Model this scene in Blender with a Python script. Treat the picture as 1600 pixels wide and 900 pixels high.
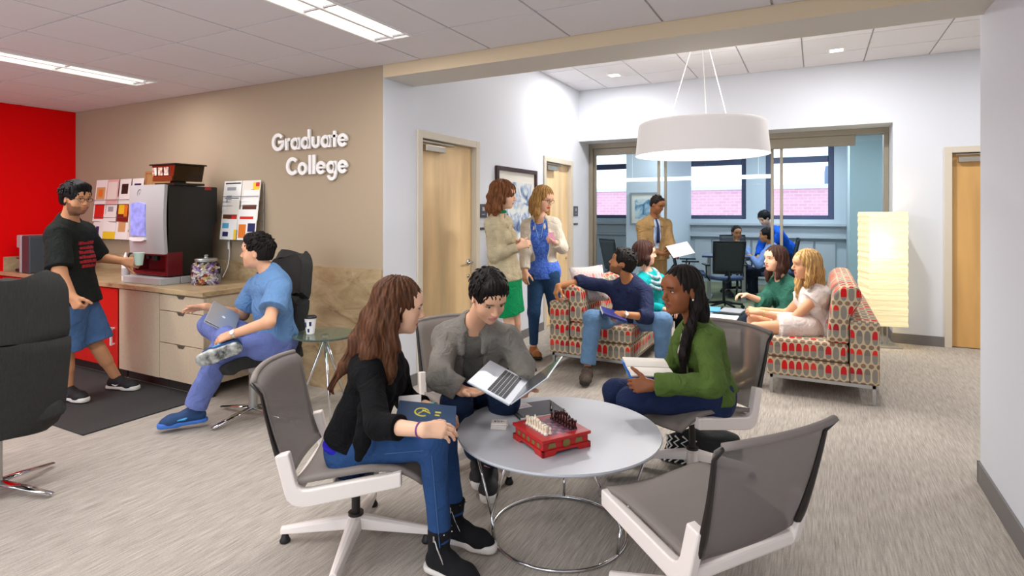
import bpy, bmesh, math, random
import numpy as np
from mathutils import Vector, Matrix
random.seed(7); np.random.seed(7)
for o in list(bpy.data.objects): bpy.data.objects.remove(o)
scene = bpy.context.scene
COL = scene.collection
# ---------------------------------------------------------------- camera
FPX = 897.0; EYE = 1.48; HOR = 331.0
TH = math.atan(476.0/897.0); SN, CS = math.sin(TH), math.cos(TH)
cam_data = bpy.data.cameras.new('camera'); cam = bpy.data.objects.new('camera', cam_data); COL.objects.link(cam)
cam.location = (0, 0, EYE); cam.rotation_euler = (math.pi/2, 0, TH)
cam_data.sensor_width = 36; cam_data.lens = 36*FPX/1600; cam_data.shift_y = -(450-HOR)/1600; cam_data.clip_start = .05
scene.camera = cam
# ---------------------------------------------------------------- world and exposure
scene.view_settings.view_transform = 'Standard'; scene.view_settings.look = 'None'
scene.view_settings.gamma = 1; scene.view_settings.exposure = 0.36
try: scene.view_settings.use_curve_mapping = False
except Exception: pass
world = bpy.data.worlds.new('world'); scene.world = world; world.use_nodes = True
bg = world.node_tree.nodes['Background']; bg.inputs[0].default_value = (.80, .90, 1.0, 1); bg.inputs[1].default_value = 1.9
scene.cycles.max_bounces = 7; scene.cycles.diffuse_bounces = 4; scene.cycles.glossy_bounces = 3
scene.cycles.transparent_max_bounces = 10; scene.cycles.transmission_bounces = 5
scene.cycles.use_denoising = True; scene.cycles.sample_clamp_indirect = 6
def area_light(name, loc, sx, sy, power, color=(1, .985, .97), rot=(0, 0, 0)):
    l = bpy.data.lights.new(name, 'AREA'); l.shape = 'RECTANGLE'; l.size = sx; l.size_y = sy; l.energy = power; l.color = color
    o = bpy.data.objects.new(name, l); o.location = loc; o.rotation_euler = rot; COL.objects.link(o); return o
# ceiling fixtures' own light (one rectangular area per troffer; troffers and in-view downlights are modelled below)
CEIL_F, CEIL_B = 2.64, 3.22
TROFFERS = [(-5.355, -.01, 3.05), (-2.505, -.02, 3.05), (-5.355, -3.06, 2.44), (-.68, -2.45, 2.44)]     # x, y start, length along y; last two added out of view for light
for (x, y0, ln) in TROFFERS:
    area_light('troffer_light', (x, y0+ln/2, CEIL_F-.012), .27, ln-.06, 34*ln/2.4)
for (x, y) in ((-2.36, 6.84), (.28, 6.57), (2.6, 6.3)):
    area_light('downlight_light', (x, y, CEIL_B-.012), .12, .12, 30)
for (x, y) in ((-1.6, 9.5), (-.4, 11.4), (.9, 9.6)):  # cool fill added to brighten the conference room, without fixtures
    area_light('conference_fill_light', (x, y, 2.9), 1.2, .3, 36, (.86, .94, 1))
# ---------------------------------------------------------------- helpers
def W(u, v, d):
    l = d*(u-800)/FPX
    return np.array([-d*SN + l*CS, d*CS + l*SN, EYE + (HOR-v)/FPX*d])
def CV(r, f, z=0.0):
    w = np.array([-f*SN + r*CS, f*CS + r*SN, z], float); return w/np.linalg.norm(w)
def LD(l, d, z=0.0): return np.array([-d*SN + l*CS, d*CS + l*SN, z])
def nrm(a): a = np.asarray(a, float); return a/(np.linalg.norm(a)+1e-12)
def lin(c):
    if isinstance(c, str): c = [int(c[i:i+2], 16)/255 for i in (0, 2, 4)]
    return tuple(x/12.92 if x <= .04045 else ((x+.055)/1.055)**2.4 for x in c[:3])
MATS = {}
def mat(name, col='808080', rough=.6, metal=0.0, spec=.5, bump=0.0, bscale=40, vary=0.0, vscale=8, stretch=(1, 1, 1), emit=None, estr=0, alpha=1, trans=0.0, ior=1.45, coat=0, sheen=0, attr=None, coord='Object', col2=None, wrinkle=0.0):
    if name in MATS: return MATS[name]
    m = bpy.data.materials.new(name); m.use_nodes = True; nt = m.node_tree; b = nt.nodes['Principled BSDF']
    c = lin(col); b.inputs['Base Color'].default_value = (*c, 1); b.inputs['Roughness'].default_value = rough
    b.inputs['Metallic'].default_value = metal; b.inputs['Specular IOR Level'].default_value = spec; b.inputs['IOR'].default_value = ior
    b.inputs['Alpha'].default_value = alpha; b.inputs['Transmission Weight'].default_value = trans
    b.inputs['Coat Weight'].default_value = coat; b.inputs['Sheen Weight'].default_value = sheen
    if emit: b.inputs['Emission Color'].default_value = (*lin(emit), 1); b.inputs['Emission Strength'].default_value = estr
    L = nt.links.new
    if bump or vary:
        tc = nt.nodes.new('ShaderNodeTexCoord'); mp = nt.nodes.new('ShaderNodeMapping'); mp.inputs['Scale'].default_value = stretch
        L(tc.outputs[coord], mp.inputs[0])
    src = None
    if attr:
        a = nt.nodes.new('ShaderNodeAttribute'); a.attribute_name = attr; src = a.outputs['Color']; L(src, b.inputs['Base Color'])
    if vary:
        n = nt.nodes.new('ShaderNodeTexNoise'); n.inputs['Scale'].default_value = vscale; n.inputs['Detail'].default_value = 4; L(mp.outputs[0], n.inputs[0])
        mx = nt.nodes.new('ShaderNodeMix'); mx.data_type = 'RGBA'
        c2 = lin(col2) if col2 else tuple(x*(1-vary) for x in c)
        c1 = c if col2 else tuple(min(1, x*(1+vary)) for x in c)
        cr = nt.nodes.new('ShaderNodeMapRange'); cr.inputs[1].default_value = .32; cr.inputs[2].default_value = .68
        L(n.outputs[0], cr.inputs[0]); L(cr.outputs[0], mx.inputs[0])
        mx.inputs[6].default_value = (*c1, 1); mx.inputs[7].default_value = (*c2, 1)
        if attr:
            mm = nt.nodes.new('ShaderNodeMix'); mm.data_type = 'RGBA'; mm.blend_type = 'MULTIPLY'; mm.inputs[0].default_value = 1
            mx.inputs[6].default_value = (1+vary, 1+vary, 1+vary, 1); mx.inputs[7].default_value = (1-vary, 1-vary, 1-vary, 1)
            L(src, mm.inputs[6]); L(mx.outputs[2], mm.inputs[7]); L(mm.outputs[2], b.inputs['Base Color'])
        else: L(mx.outputs[2], b.inputs['Base Color'])
    if bump:
        n2 = nt.nodes.new('ShaderNodeTexNoise'); n2.inputs['Scale'].default_value = bscale; n2.inputs['Detail'].default_value = 3; L(mp.outputs[0], n2.inputs[0])
        bp = nt.nodes.new('ShaderNodeBump'); bp.inputs['Strength'].default_value = bump; bp.inputs['Distance'].default_value = .01
        L(n2.outputs[0], bp.inputs['Height']); L(bp.outputs[0], b.inputs['Normal'])
        if wrinkle:
            n3 = nt.nodes.new('ShaderNodeTexNoise'); n3.inputs['Scale'].default_value = 13; n3.inputs['Detail'].default_value = 2; n3.inputs['Distortion'].default_value = 1.4; L(tc.outputs[coord], n3.inputs[0])
            b2 = nt.nodes.new('ShaderNodeBump'); b2.inputs['Strength'].default_value = wrinkle; b2.inputs['Distance'].default_value = .03; L(n3.outputs[0], b2.inputs['Height']); L(bp.outputs[0], b2.inputs['Normal']); L(b2.outputs[0], b.inputs['Normal'])
    MATS[name] = m; return m
def tag(o, label=None, cat=None, group=None, kind=None):
    if label: o['label'] = label
    if cat: o['category'] = cat
    if group: o['group'] = group
    if kind: o['kind'] = kind
    return o
def thing(name, label, cat, loc=(0, 0, 0), rz=0.0, group=None):
    o = bpy.data.objects.new(name, None); o.empty_display_size = .1; COL.objects.link(o)
    o.location = tuple(loc); o.rotation_euler = (0, 0, rz); return tag(o, label, cat, group)
def copy_tree(o, parent=None):
    c = o.copy(); COL.objects.link(c); c.parent = parent
    for ch in list(o.children): copy_tree(ch, c)
    return c
def heading(r, f): v = CV(r, f); return math.atan2(-v[0], v[1])      # rz that turns local +y to camera-relative direction
def frame_from(y, z):
    y = nrm(y); x = nrm(np.cross(y, z)); z = np.cross(x, y); return np.stack([x, y, z], 1)   # columns = local x,y,z
def mesh_obj(name, V, F, m, parent=None, smooth=False, bevel=0, fm=None, uv=None):
    me = bpy.data.meshes.new(name); me.from_pydata([tuple(map(float, v)) for v in V], [], [tuple(f) for f in F])
    ms = m if isinstance(m, (list, tuple)) else [m]
    for x in ms: me.materials.append(x)
    if fm is not None: me.polygons.foreach_set('material_index', fm)
    if smooth: me.polygons.foreach_set('use_smooth', [True]*len(F))
    me.update(); o = bpy.data.objects.new(name, me); COL.objects.link(o); o.parent = parent
    if bevel:
        b = o.modifiers.new('bevel', 'BEVEL'); b.width = bevel; b.segments = 2; b.limit_method = 'ANGLE'; b.angle_limit = .7
    return o
class MB:
    def __init__(s): s.V = []; s.F = []; s.M = []; s.mi = 0
    def add(s, V, F):
        n = len(s.V); s.V += [tuple(map(float, v)) for v in V]; s.F += [tuple(i+n for i in f) for f in F]; s.M += [s.mi]*len(F); return s
    def box(s, lo, hi, R=None, c=None):
        x0, y0, z0 = lo; x1, y1, z1 = hi
        V = np.array([(x0,y0,z0),(x1,y0,z0),(x1,y1,z0),(x0,y1,z0),(x0,y0,z1),(x1,y0,z1),(x1,y1,z1),(x0,y1,z1)], float)
        if R is not None: V = V @ np.asarray(R).T
        if c is not None: V = V + np.asarray(c)
        return s.add(V, [(0,3,2,1),(4,5,6,7),(0,1,5,4),(1,2,6,5),(2,3,7,6),(3,0,4,7)])
    def cyl(s, p0, p1, r0, r1=None, n=16, caps=True):
        return s.tube([p0, p1], [r0, r0 if r1 is None else r1], n, caps)
    def tube(s, P, r, n=10, caps=True, flat=None, closed=False, up=None):
        P = [np.asarray(p, float) for p in P]; m = len(P)
        if not hasattr(r, '__len__'): r = [r]*m
        V = []; ref = None
        for i, p in enumerate(P):
            if closed: t = nrm(P[(i+1) % m]-P[i-1])
            else: t = nrm(P[min(i+1, m-1)]-P[max(i-1, 0)])
            if ref is None:
                ref = np.asarray(up, float) if up is not None else (np.array([0, 0, 1.]) if abs(t[2]) < .9 else np.array([1., 0, 0]))
            a = nrm(np.cross(t, ref)); b = np.cross(a, t); ref = b if up is None else ref
            kx, ky = (1, 1) if flat is None else flat
            for j in range(n):
                g = 2*math.pi*j/n; V.append(p + r[i]*(kx*math.cos(g)*a + ky*math.sin(g)*b))
        F = []
        for i in range(m if closed else m-1):
            for j in range(n):
                F.append((i*n+j, i*n+(j+1) % n, ((i+1) % m)*n+(j+1) % n, ((i+1) % m)*n+j))
        if caps and not closed: F.append(tuple(range(n))[::-1]); F.append(tuple((m-1)*n+j for j in range(n)))
        return s.add(V, F)
    def lathe(s, prof, c=(0, 0, 0), n=24, caps=True, R=None):
        V = []
        for (r, z) in prof:
            for j in range(n):
                g = 2*math.pi*j/n; V.append((r*math.cos(g), r*math.sin(g), z))
        V = np.array(V)
        if R is not None: V = V @ np.asarray(R).T
        V = V + np.asarray(c, float)
        F = []
        for i in range(len(prof)-1):
            for j in range(n): F.append((i*n+j, i*n+(j+1) % n, (i+1)*n+(j+1) % n, (i+1)*n+j))
        if caps: F.append(tuple(range(n))[::-1]); F.append(tuple((len(prof)-1)*n+j for j in range(n)))
        return s.add(V, F)
    def prism(s, poly, T):          # poly: list of 2D points; T(x,y,k) -> 3D, k=0 bottom, 1 top
        n = len(poly); V = [T(x, y, 0) for x, y in poly]+[T(x, y, 1) for x, y in poly]
        F = [tuple(range(n))[::-1], tuple(range(n, 2*n))]+[(i, (i+1) % n, (i+1) % n+n, i+n) for i in range(n)]
        return s.add(V, F)
    def sheet(s, fn, nu, nv, th):   # fn(a,b) -> 3D, thick sheet
        P = np.array([[fn(i/(nu-1), j/(nv-1)) for j in range(nv)] for i in range(nu)], float)
        du = np.gradient(P, axis=0); dv = np.gradient(P, axis=1); N = np.cross(du, dv); N /= np.linalg.norm(N, axis=2, keepdims=True)+1e-9
        A = P+N*th/2; B = P-N*th/2; k = nu*nv; ix = lambda i, j: i*nv+j
        F = []
        for i in range(nu-1):
            for j in range(nv-1):
                F.append((ix(i,j), ix(i+1,j), ix(i+1,j+1), ix(i,j+1))); F.append((k+ix(i,j), k+ix(i,j+1), k+ix(i+1,j+1), k+ix(i+1,j)))
        for i in range(nu-1):
            F.append((ix(i,0), k+ix(i,0), k+ix(i+1,0), ix(i+1,0))); F.append((ix(i,nv-1), ix(i+1,nv-1), k+ix(i+1,nv-1), k+ix(i,nv-1)))
        for j in range(nv-1):
            F.append((ix(0,j), ix(0,j+1), k+ix(0,j+1), k+ix(0,j))); F.append((ix(nu-1,j), k+ix(nu-1,j), k+ix(nu-1,j+1), ix(nu-1,j+1)))
        return s.add(np.concatenate([A.reshape(-1, 3), B.reshape(-1, 3)]), F)
    def sph(s, c, r, n=12, R=None):
        r = np.array(r if hasattr(r, '__len__') else (r, r, r), float); V = []; m = n//2
        for i in range(m+1):
            a = math.pi*i/m
            for j in range(n):
                g = 2*math.pi*j/n; V.append((math.sin(a)*math.cos(g)*r[0], math.sin(a)*math.sin(g)*r[1], -math.cos(a)*r[2]))
        V = np.array(V)
        if R is not None: V = V @ np.asarray(R).T
        V = V+np.asarray(c, float)
        F = [(i*n+j, i*n+(j+1) % n, (i+1)*n+(j+1) % n, (i+1)*n+j) for i in range(m) for j in range(n)]
        return s.add(V, F)
    def build(s, name, m, parent=None, smooth=False, bevel=0, weld=False):
        o = mesh_obj(name, s.V, s.F, m, parent, smooth, bevel, s.M)
        if weld:
            bm = bmesh.new(); bm.from_mesh(o.data); bmesh.ops.remove_doubles(bm, verts=bm.verts, dist=1e-5); bm.to_mesh(o.data); bm.free()
        return o
def rotz(a): c, s = math.cos(a), math.sin(a); return np.array([[c, -s, 0], [s, c, 0], [0, 0, 1.]])
def rotx(a): c, s = math.cos(a), math.sin(a); return np.array([[1., 0, 0], [0, c, -s], [0, s, c]])
def roty(a): c, s = math.cos(a), math.sin(a); return np.array([[c, 0, s], [0, 1., 0], [-s, 0, c]])
def arc(cx, cy, r, a0, a1, n): return [(cx+r*math.cos(math.radians(a0+(a1-a0)*i/n)), cy+r*math.sin(math.radians(a0+(a1-a0)*i/n))) for i in range(n+1)]
def smooth_path(P, n=6):
    P = [np.asarray(p, float) for p in P]; Q = [P[0]]+P+[P[-1]]; out = []
    for i in range(1, len(Q)-2):
        for k in range(n):
            t = k/n; a, b, c, d = Q[i-1], Q[i], Q[i+1], Q[i+2]
            out.append(.5*((2*b)+(-a+c)*t+(2*a-5*b+4*c-d)*t*t+(-a+3*b-3*c+d)*t**3))
    out.append(P[-1]); return out
# ---------------------------------------------------------------- smooth-blended volumes (bodies, cloth, hair)
def RC(a, b, ra, rb, k=.02, s=None, ks=1.0, op=1, cuts=(), g=0):
    return dict(t=0, a=np.asarray(a, float), b=np.asarray(b, float), ra=ra, rb=rb, k=k, s=None if s is None else nrm(s), ks=ks, op=op, cuts=cuts)
def EL(c, r, R=None, k=.02, op=1, cuts=()):
    return dict(t=1, c=np.asarray(c, float), r=np.asarray(r, float), R=np.eye(3) if R is None else R, k=k, op=op, cuts=cuts)
def pd(p, P):
    if p['t'] == 0:
        ba = p['b']-p['a']; q = P-p['a'].astype(np.float32); t = np.clip(q@(ba/(ba@ba+1e-12)).astype(np.float32), 0, 1)
        q = q-t[:, None]*ba.astype(np.float32)
        n2 = np.einsum('ij,ij->i', q, q)
        if p['s'] is not None:
            c = q@p['s'].astype(np.float32); n2 = n2-c*c+(c/p['ks'])**2
        d = np.sqrt(np.maximum(n2, 0))-(p['ra']+(p['rb']-p['ra'])*t)
    else:
        q = (P-p['c'].astype(np.float32))@p['R'].astype(np.float32)
        a = q/p['r'].astype(np.float32); k0 = np.sqrt(np.einsum('ij,ij->i', a, a)); a /= p['r'].astype(np.float32)
        k1 = np.sqrt(np.einsum('ij,ij->i', a, a)); d = k0*(k0-1)/(k1+1e-6)
    for (pt, n) in p['cuts']: d = np.maximum(d, (P-np.asarray(pt, np.float32))@np.asarray(n, np.float32))
    return d
def comb(prims, P, Ds=None):
    d = np.full(len(P), .5, np.float32)
    for i, p in enumerate(prims):
        e = Ds[i] if Ds is not None else pd(p, P); k = p['k']
        if p['op'] > 0: h = np.maximum(k-np.abs(d-e), 0)/k; d = np.minimum(d, e)-h*h*k*.25
        else: e = -e; h = np.maximum(k-np.abs(d-e), 0)/k; d = np.maximum(d, e)+h*h*k*.25
    return d
def wav(P, f, ph=0.0):
    x, y, z = P[:, 0]*f, P[:, 1]*f, P[:, 2]*f
    return (np.sin(x+1.7*np.sin(y*.83+ph)+z*.6)+np.sin(y*1.13+1.6*np.sin(z*.91+ph*2)+x*.4)+np.sin(z*1.07+1.8*np.sin(x*.87+1.3+ph)))/3
def sdf_arrays(prims, res, disp=None, cols=None):
    lo = np.full(3, 1e9); hi = -lo
    for p in prims:
        if p['op'] < 0: continue
        if p['t'] == 0:
            r = max(p['ra'], p['rb'])*max(1, p['ks'])
            lo = np.minimum(lo, np.minimum(p['a'], p['b'])-r); hi = np.maximum(hi, np.maximum(p['a'], p['b'])+r)
        else: r = np.abs(p['R'])@p['r']; lo = np.minimum(lo, p['c']-r); hi = np.maximum(hi, p['c']+r)
    lo -= .03; hi += .03; B = 8; bs = B*res; nb = np.ceil((hi-lo)/bs).astype(int)+1
    ax = [lo[i]+(np.arange(nb[i])+.5)*bs-res/2 for i in range(3)]
    C = np.stack(np.meshgrid(*ax, indexing='ij'), -1).reshape(-1, 3).astype(np.float32)
    Ds = [pd(p, C) for p in prims]; dc = comb(prims, C, Ds)
    act = np.where(np.abs(dc) < bs*.87*1.35+.012)[0]
    F = np.repeat(np.repeat(np.repeat(np.where(dc < 0, -1, 1).astype(np.float32).reshape(nb), B, 0), B, 1), B, 2)
    g = np.arange(B); loc = np.stack(np.meshgrid(g, g, g, indexing='ij'), -1).reshape(-1, 3)
    bi = np.stack(np.unravel_index(act, nb), 1)
    for s0 in range(0, len(act), 24):
        ids = act[s0:s0+24]; b = bi[s0:s0+24]
        sel = [p for j, p in enumerate(prims) if Ds[j][ids].min() < bs*1.3+p['k']+.04] or prims[:1]
        ix = (b[:, None, :]*B+loc[None]).reshape(-1, 3); P = (lo+ix*res).astype(np.float32)
        d = comb(sel, P)
        if disp is not None: d = d+disp(P)
        F[ix[:, 0], ix[:, 1], ix[:, 2]] = d
    S = F < 0; S8 = S.view(np.uint8)
    cnt = sum(S8[i:i-1 or None, j:j-1 or None, k:k-1 or None] for i in (0, 1) for j in (0, 1) for k in (0, 1))
    cells = np.argwhere((cnt > 0) & (cnt < 8)); n = len(cells)
    idx = np.full(cnt.shape, -1, np.int32); idx[cells[:, 0], cells[:, 1], cells[:, 2]] = np.arange(n)
    cor = [(i, j, k) for i in (0, 1) for j in (0, 1) for k in (0, 1)]
    val = {c: F[cells[:, 0]+c[0], cells[:, 1]+c[1], cells[:, 2]+c[2]] for c in cor}
    acc = np.zeros((n, 3)); w = np.zeros(n)
    for a in cor:
        for axi in range(3):
            if a[axi]: continue
            b = list(a); b[axi] = 1; b = tuple(b); va, vb = val[a], val[b]; m = (va < 0) != (vb < 0)
            t = np.where(m, va/(va-vb+1e-20), 0); p = np.tile(np.array(a, float), (n, 1)); p[:, axi] = t
            acc[m] += p[m]; w[m] += 1
    V = lo+(cells+acc/np.maximum(w, 1)[:, None])*res
    Q = []
    for axi in range(3):
        A = [slice(1, -1)]*3; A[axi] = slice(0, -1); Bx = [slice(1, -1)]*3; Bx[axi] = slice(1, None)
        sa, sb = S[tuple(A)], S[tuple(Bx)]; e = np.argwhere(sa != sb)
        off = np.array([1, 1, 1]); off[axi] = 0; e0 = e+off
        u, v = (axi+1) % 3, (axi+2) % 3; du = np.zeros(3, int); dv = np.zeros(3, int); du[u] = 1; dv[v] = 1
        q = [e0-du-dv, e0-dv, e0, e0-du]; q = np.stack([idx[x[:, 0], x[:, 1], x[:, 2]] for x in q], 1)
        fl = sa[e[:, 0], e[:, 1], e[:, 2]]
        q[~fl] = q[~fl][:, ::-1]; Q.append(q)
    Q = np.concatenate(Q); Q = Q[(Q >= 0).all(1)]
    for _ in range(1):     # one light relaxation pass
        s = np.zeros_like(V); c = np.zeros(n)
        for i in range(4):
            np.add.at(s, Q[:, i], V[Q[:, (i+1) % 4]]); np.add.at(c, Q[:, i], 1)
        V = V*.5+.5*s/np.maximum(c, 1)[:, None]
    return V, Q
def sdf_obj(name, prims, res, m, parent=None, base=(0, 0, 0), disp=None, colf=None):
    V, Q = sdf_arrays(prims, res, disp); base = np.asarray(base, float)
    me = bpy.data.meshes.new(name); me.vertices.add(len(V)); me.vertices.foreach_set('co', (V-base).astype(np.float32).ravel())
    me.loops.add(len(Q)*4); me.loops.foreach_set('vertex_index', Q.astype(np.int32).ravel())
    me.polygons.add(len(Q)); me.polygons.foreach_set('loop_start', np.arange(len(Q), dtype=np.int32)*4)
    me.polygons.foreach_set('use_smooth', np.ones(len(Q), bool)); me.materials.append(m)
    if colf is not None:
        c = colf(V); c = np.concatenate([c, np.ones((len(V), 1))], 1).astype(np.float32)
        at = me.color_attributes.new('Col', 'FLOAT_COLOR', 'POINT'); at.data.foreach_set('color', c.ravel())
    me.update(); me.validate()
    o = bpy.data.objects.new(name, me); COL.objects.link(o); o.parent = parent
    if parent is None: o.location = tuple(base)
    return o
# ---------------------------------------------------------------- setting
XL, XW, XR = -7.65, -3.03, .79      # red wall, white door wall, right wall
YB, YK, YBE, YG, YF = 3.537, 7.77, 3.92, 8.27, 12.7   # beige wall, back wall, beam rear, glass, far wall
XE = 4.2
M_white = mat('white_wall', 'd8dbe2', .75, bump=.05, bscale=120)
M_beige = mat('beige_wall', 'a8967e', .8, bump=.05, bscale=120)
M_red = mat('red_wall', 'ea0004', .75, spec=.15, bump=.05, bscale=120)
M_tile = mat('ceiling_tile', 'e0dee2', .9, bump=.15, bscale=300)
M_grid = mat('ceiling_grid', 'b0acae', .6)
M_trim = mat('grey_trim', '74706f', .6)
M_frame = mat('door_frame_paint', 'cfc6b6', .5)
M_maple = mat('maple', 'ebcb9a', .42, vary=.16, vscale=2.2, stretch=(2.2, 2.2, .35), bump=0)
M_maple2 = mat('maple_gold', 'cfa263', .42, vary=.14, vscale=2.2, stretch=(2.2, 2.2, .35))
M_alu = mat('brushed_metal', 'b9b3a8', .35, .9)
M_chrome = mat('chrome', 'd0d0d0', .12, 1)
M_dark = mat('dark_plastic', '17181a', .5)
M_blk = mat('black_metal', '1c1c1c', .4, .3)
def carpet():
    m = bpy.data.materials.new('carpet'); m.use_nodes = True; nt = m.node_tree; L = nt.links.new; b = nt.nodes['Principled BSDF']
    b.inputs['Roughness'].default_value = .95; b.inputs['Specular IOR Level'].default_value = .1
    tc = nt.nodes.new('ShaderNodeTexCoord')
    def noise(sc, st, det=3):
        mp = nt.nodes.new('ShaderNodeMapping'); mp.inputs['Scale'].default_value = st; L(tc.outputs['Object'], mp.inputs[0])
        n = nt.nodes.new('ShaderNodeTexNoise'); n.inputs['Scale'].default_value = sc; n.inputs['Detail'].default_value = det; L(mp.outputs[0], n.inputs[0]); return n
    n1 = noise(1, (170, 8, 1), 4); n2 = noise(1, (260, 120, 1), 2); n3 = noise(1.1, (1, 1, 1), 2); n4 = noise(1, (60, 2.2, 1), 3)
    r1 = nt.nodes.new('ShaderNodeValToRGB'); e = r1.color_ramp.elements
    e[0].position = .33; e[0].color = (*lin('8a8279'), 1); e[1].position = .66; e[1].color = (*lin('c2bab0'), 1)
    a = nt.nodes.new('ShaderNodeMath'); a.operation = 'MULTIPLY_ADD'; a.inputs[1].default_value = .55; L(n1.outputs[0], a.inputs[0])
    a2 = nt.nodes.new('ShaderNodeMath'); a2.operation = 'MULTIPLY'; a2.inputs[1].default_value = .25; L(n2.outputs[0], a2.inputs[0]); L(a2.outputs[0], a.inputs[2])
    a3 = nt.nodes.new('ShaderNodeMath'); a3.operation = 'MULTIPLY_ADD'; a3.inputs[1].default_value = .2; L(n4.outputs[0], a3.inputs[0]); L(a.outputs[0], a3.inputs[2])
    L(a3.outputs[0], r1.inputs[0]); L(r1.outputs[0], b.inputs['Base Color'])
    bp = nt.nodes.new('ShaderNodeBump'); bp.inputs['Strength'].default_value = .35; bp.inputs['Distance'].default_value = .01
    L(a.outputs[0], bp.inputs['Height']); L(bp.outputs[0], b.inputs['Normal']); return m
M_carpet = carpet()
def granite():
    m = bpy.data.materials.new('granite'); m.use_nodes = True; nt = m.node_tree; L = nt.links.new; b = nt.nodes['Principled BSDF']
    b.inputs['Roughness'].default_value = .3
    tc = nt.nodes.new('ShaderNodeTexCoord'); mp = nt.nodes.new('ShaderNodeMapping'); mp.inputs['Rotation'].default_value = (0, .5, 0); mp.inputs['Scale'].default_value = (1, 1, 2.2)
    L(tc.outputs['Object'], mp.inputs[0])
    n = nt.nodes.new('ShaderNodeTexNoise'); n.inputs['Scale'].default_value = 3.2; n.inputs['Detail'].default_value = 9; n.inputs['Roughness'].default_value = .7; n.inputs['Distortion'].default_value = 1.2
    L(mp.outputs[0], n.inputs[0]); r = nt.nodes.new('ShaderNodeValToRGB'); r.color_ramp.elements[0].position = .30; r.color_ramp.elements[0].color = (*lin('5d5040'), 1)
    r.color_ramp.elements[1].position = .42; r.color_ramp.elements[1].color = (*lin('a48c69'), 1); e = r.color_ramp.elements.new(.68); e.color = (*lin('c4ae8a'), 1)
    L(n.outputs[0], r.inputs[0]); L(r.outputs[0], b.inputs['Base Color']); return m
M_gran = granite()
def struct(name, mb, m, bevel=0):
    o = mb.build(name, m, None, bevel=bevel); o['kind'] = 'structure'; return o
struct('floor', MB().box((XL-.2, -3.2, -.1), (XE+.2, YG-.02, 0)), M_carpet)
M_cf = mat('conference_carpet', '7c7f62', .95, vary=.15, vscale=30)
struct('floor_conference', MB().box((XL-.2, YG-.02, -.1), (XE+.2, YF+.3, -.001)), M_cf)
def ceiling(name, x0, x1, y0, y1, z, sx, sy, ox, oy, holes=()):
    mb = MB(); g = .007; xs = [x0]+[x for x in np.arange(ox, x1, sx) if x > x0+.02]+[x1]; ys = [y0]+[y for y in np.arange(oy, y1, sy) if y > y0+.02]+[y1]
    for i in range(len(xs)-1):
        for j in range(len(ys)-1):
            cells = [(xs[i]+g, ys[j]+g, xs[i+1]-g, ys[j+1]-g)]
            for (hx0, hy0, hx1, hy1) in holes:
                nc = []
                for (a, b, c, d) in cells:
                    if hx1 <= a or hx0 >= c or hy1 <= b or hy0 >= d: nc.append((a, b, c, d)); continue
                    if hx0 > a: nc.append((a, b, hx0, d))
                    if hx1 < c: nc.append((hx1, b, c, d))
                    a2, c2 = max(a, hx0), min(c, hx1)
                    if hy0 > b: nc.append((a2, b, c2, hy0))
                    if hy1 < d: nc.append((a2, hy1, c2, d))
                cells = nc
            for (a, b, c, d) in cells:
                if c-a > .004 and d-b > .004: mb.box((a, b, z), (c, d, z+.02))
    mb.mi = 1; mb.box((x0, y0, z+.012), (x1, y1, z+.10)) if not holes else [mb.box((x0, y0, z+.10), (x1, y1, z+.14))]
    if holes:
        mb.mi = 1
        for x in xs: mb.box((x-g, y0, z+.008), (x+g, y1, z+.019))
        for y in ys: mb.box((x0, y-g, z+.008), (x1, y+g, z+.019))
    o = mb.build(name, [M_tile, M_grid]); o['kind'] = 'structure'; return o
holes = [(x-.16, y0, x+.16, y0+ln) for (x, y0, ln) in TROFFERS]
ceiling('ceiling', XL, XE, -3.2, YB, CEIL_F, .61, .61, -7.54, -3.09, holes)
ceiling('ceiling_lounge', XW, XE, YBE, YK, CEIL_B, .615, .615, -2.595, 4.1)
ceiling('ceiling_conference', XW-3, XE, YG, YF, 3.0, .61, 1.22, -6, 8)
struct('wall_left', MB().box((XL-.15, -3.2, 0), (XL, YB+.15, CEIL_F+.1)), M_red)
struct('wall_beige', MB().box((XL, YB, 0), (XW-.003, YB+.15, CEIL_F+.1)), M_beige)
# white wall with door openings: door 1 y 4.02-4.93, door 2 y 6.58-7.45
D1, D2, DH = (4.02, 4.93), (6.60, 7.46), 2.134
mb = MB()
for (a, b, z0, z1) in ((YB+.001, D1[0], 0, 3.4), (D1[0], D1[1], DH, 3.4), (D1[1], D2[0], 0, 3.4), (D2[0], D2[1], DH, 3.4), (D2[1], YG+.1, 0, 3.4)): mb.box((XW-.15, a, z0), (XW, b, z1))
struct('wall_door_side', mb, M_white)
# back wall with the glazed opening and the right hand door
GX1, GZ = .762, 2.495; D3 = (1.29, 2.2)
mb = MB(); mb.box((XW, YK, GZ), (GX1, YG+.12, 3.4)); mb.box((GX1, YK, 0), (D3[0], YG+.12, 3.4)); mb.box((D3[0], YK, DH), (D3[1], YG+.12, 3.4)); mb.box((D3[1], YK, 0), (XE, YG+.12, 3.4))
struct('wall_back', mb, M_white)
struct('wall_right', MB().box((XR, -3.2, 0), (XR+.16, YBE+.05, CEIL_F+.1)), M_white)
struct('wall_lounge_far', MB().box((XE, YBE, 0), (XE+.15, YK, 3.4)), M_white)
struct('wall_lounge_near', MB().box((XR+.16, YBE-.1, 0), (XE, YBE+.02, 3.4)), M_white)
M_beam = mat('beam_tan', 'd2bf9f', .7); M_beamu = mat('beam_underside', 'cfcbc2', .7)
mb = MB(); mb.box((XW, YB, 2.542), (XR, YBE, 3.35)); b = mb.build('trim_1', [M_beamu, M_beam]); b['kind'] = 'structure'
for p in b.data.polygons:
    if p.normal.y < -.5: p.material_index = 1
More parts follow.
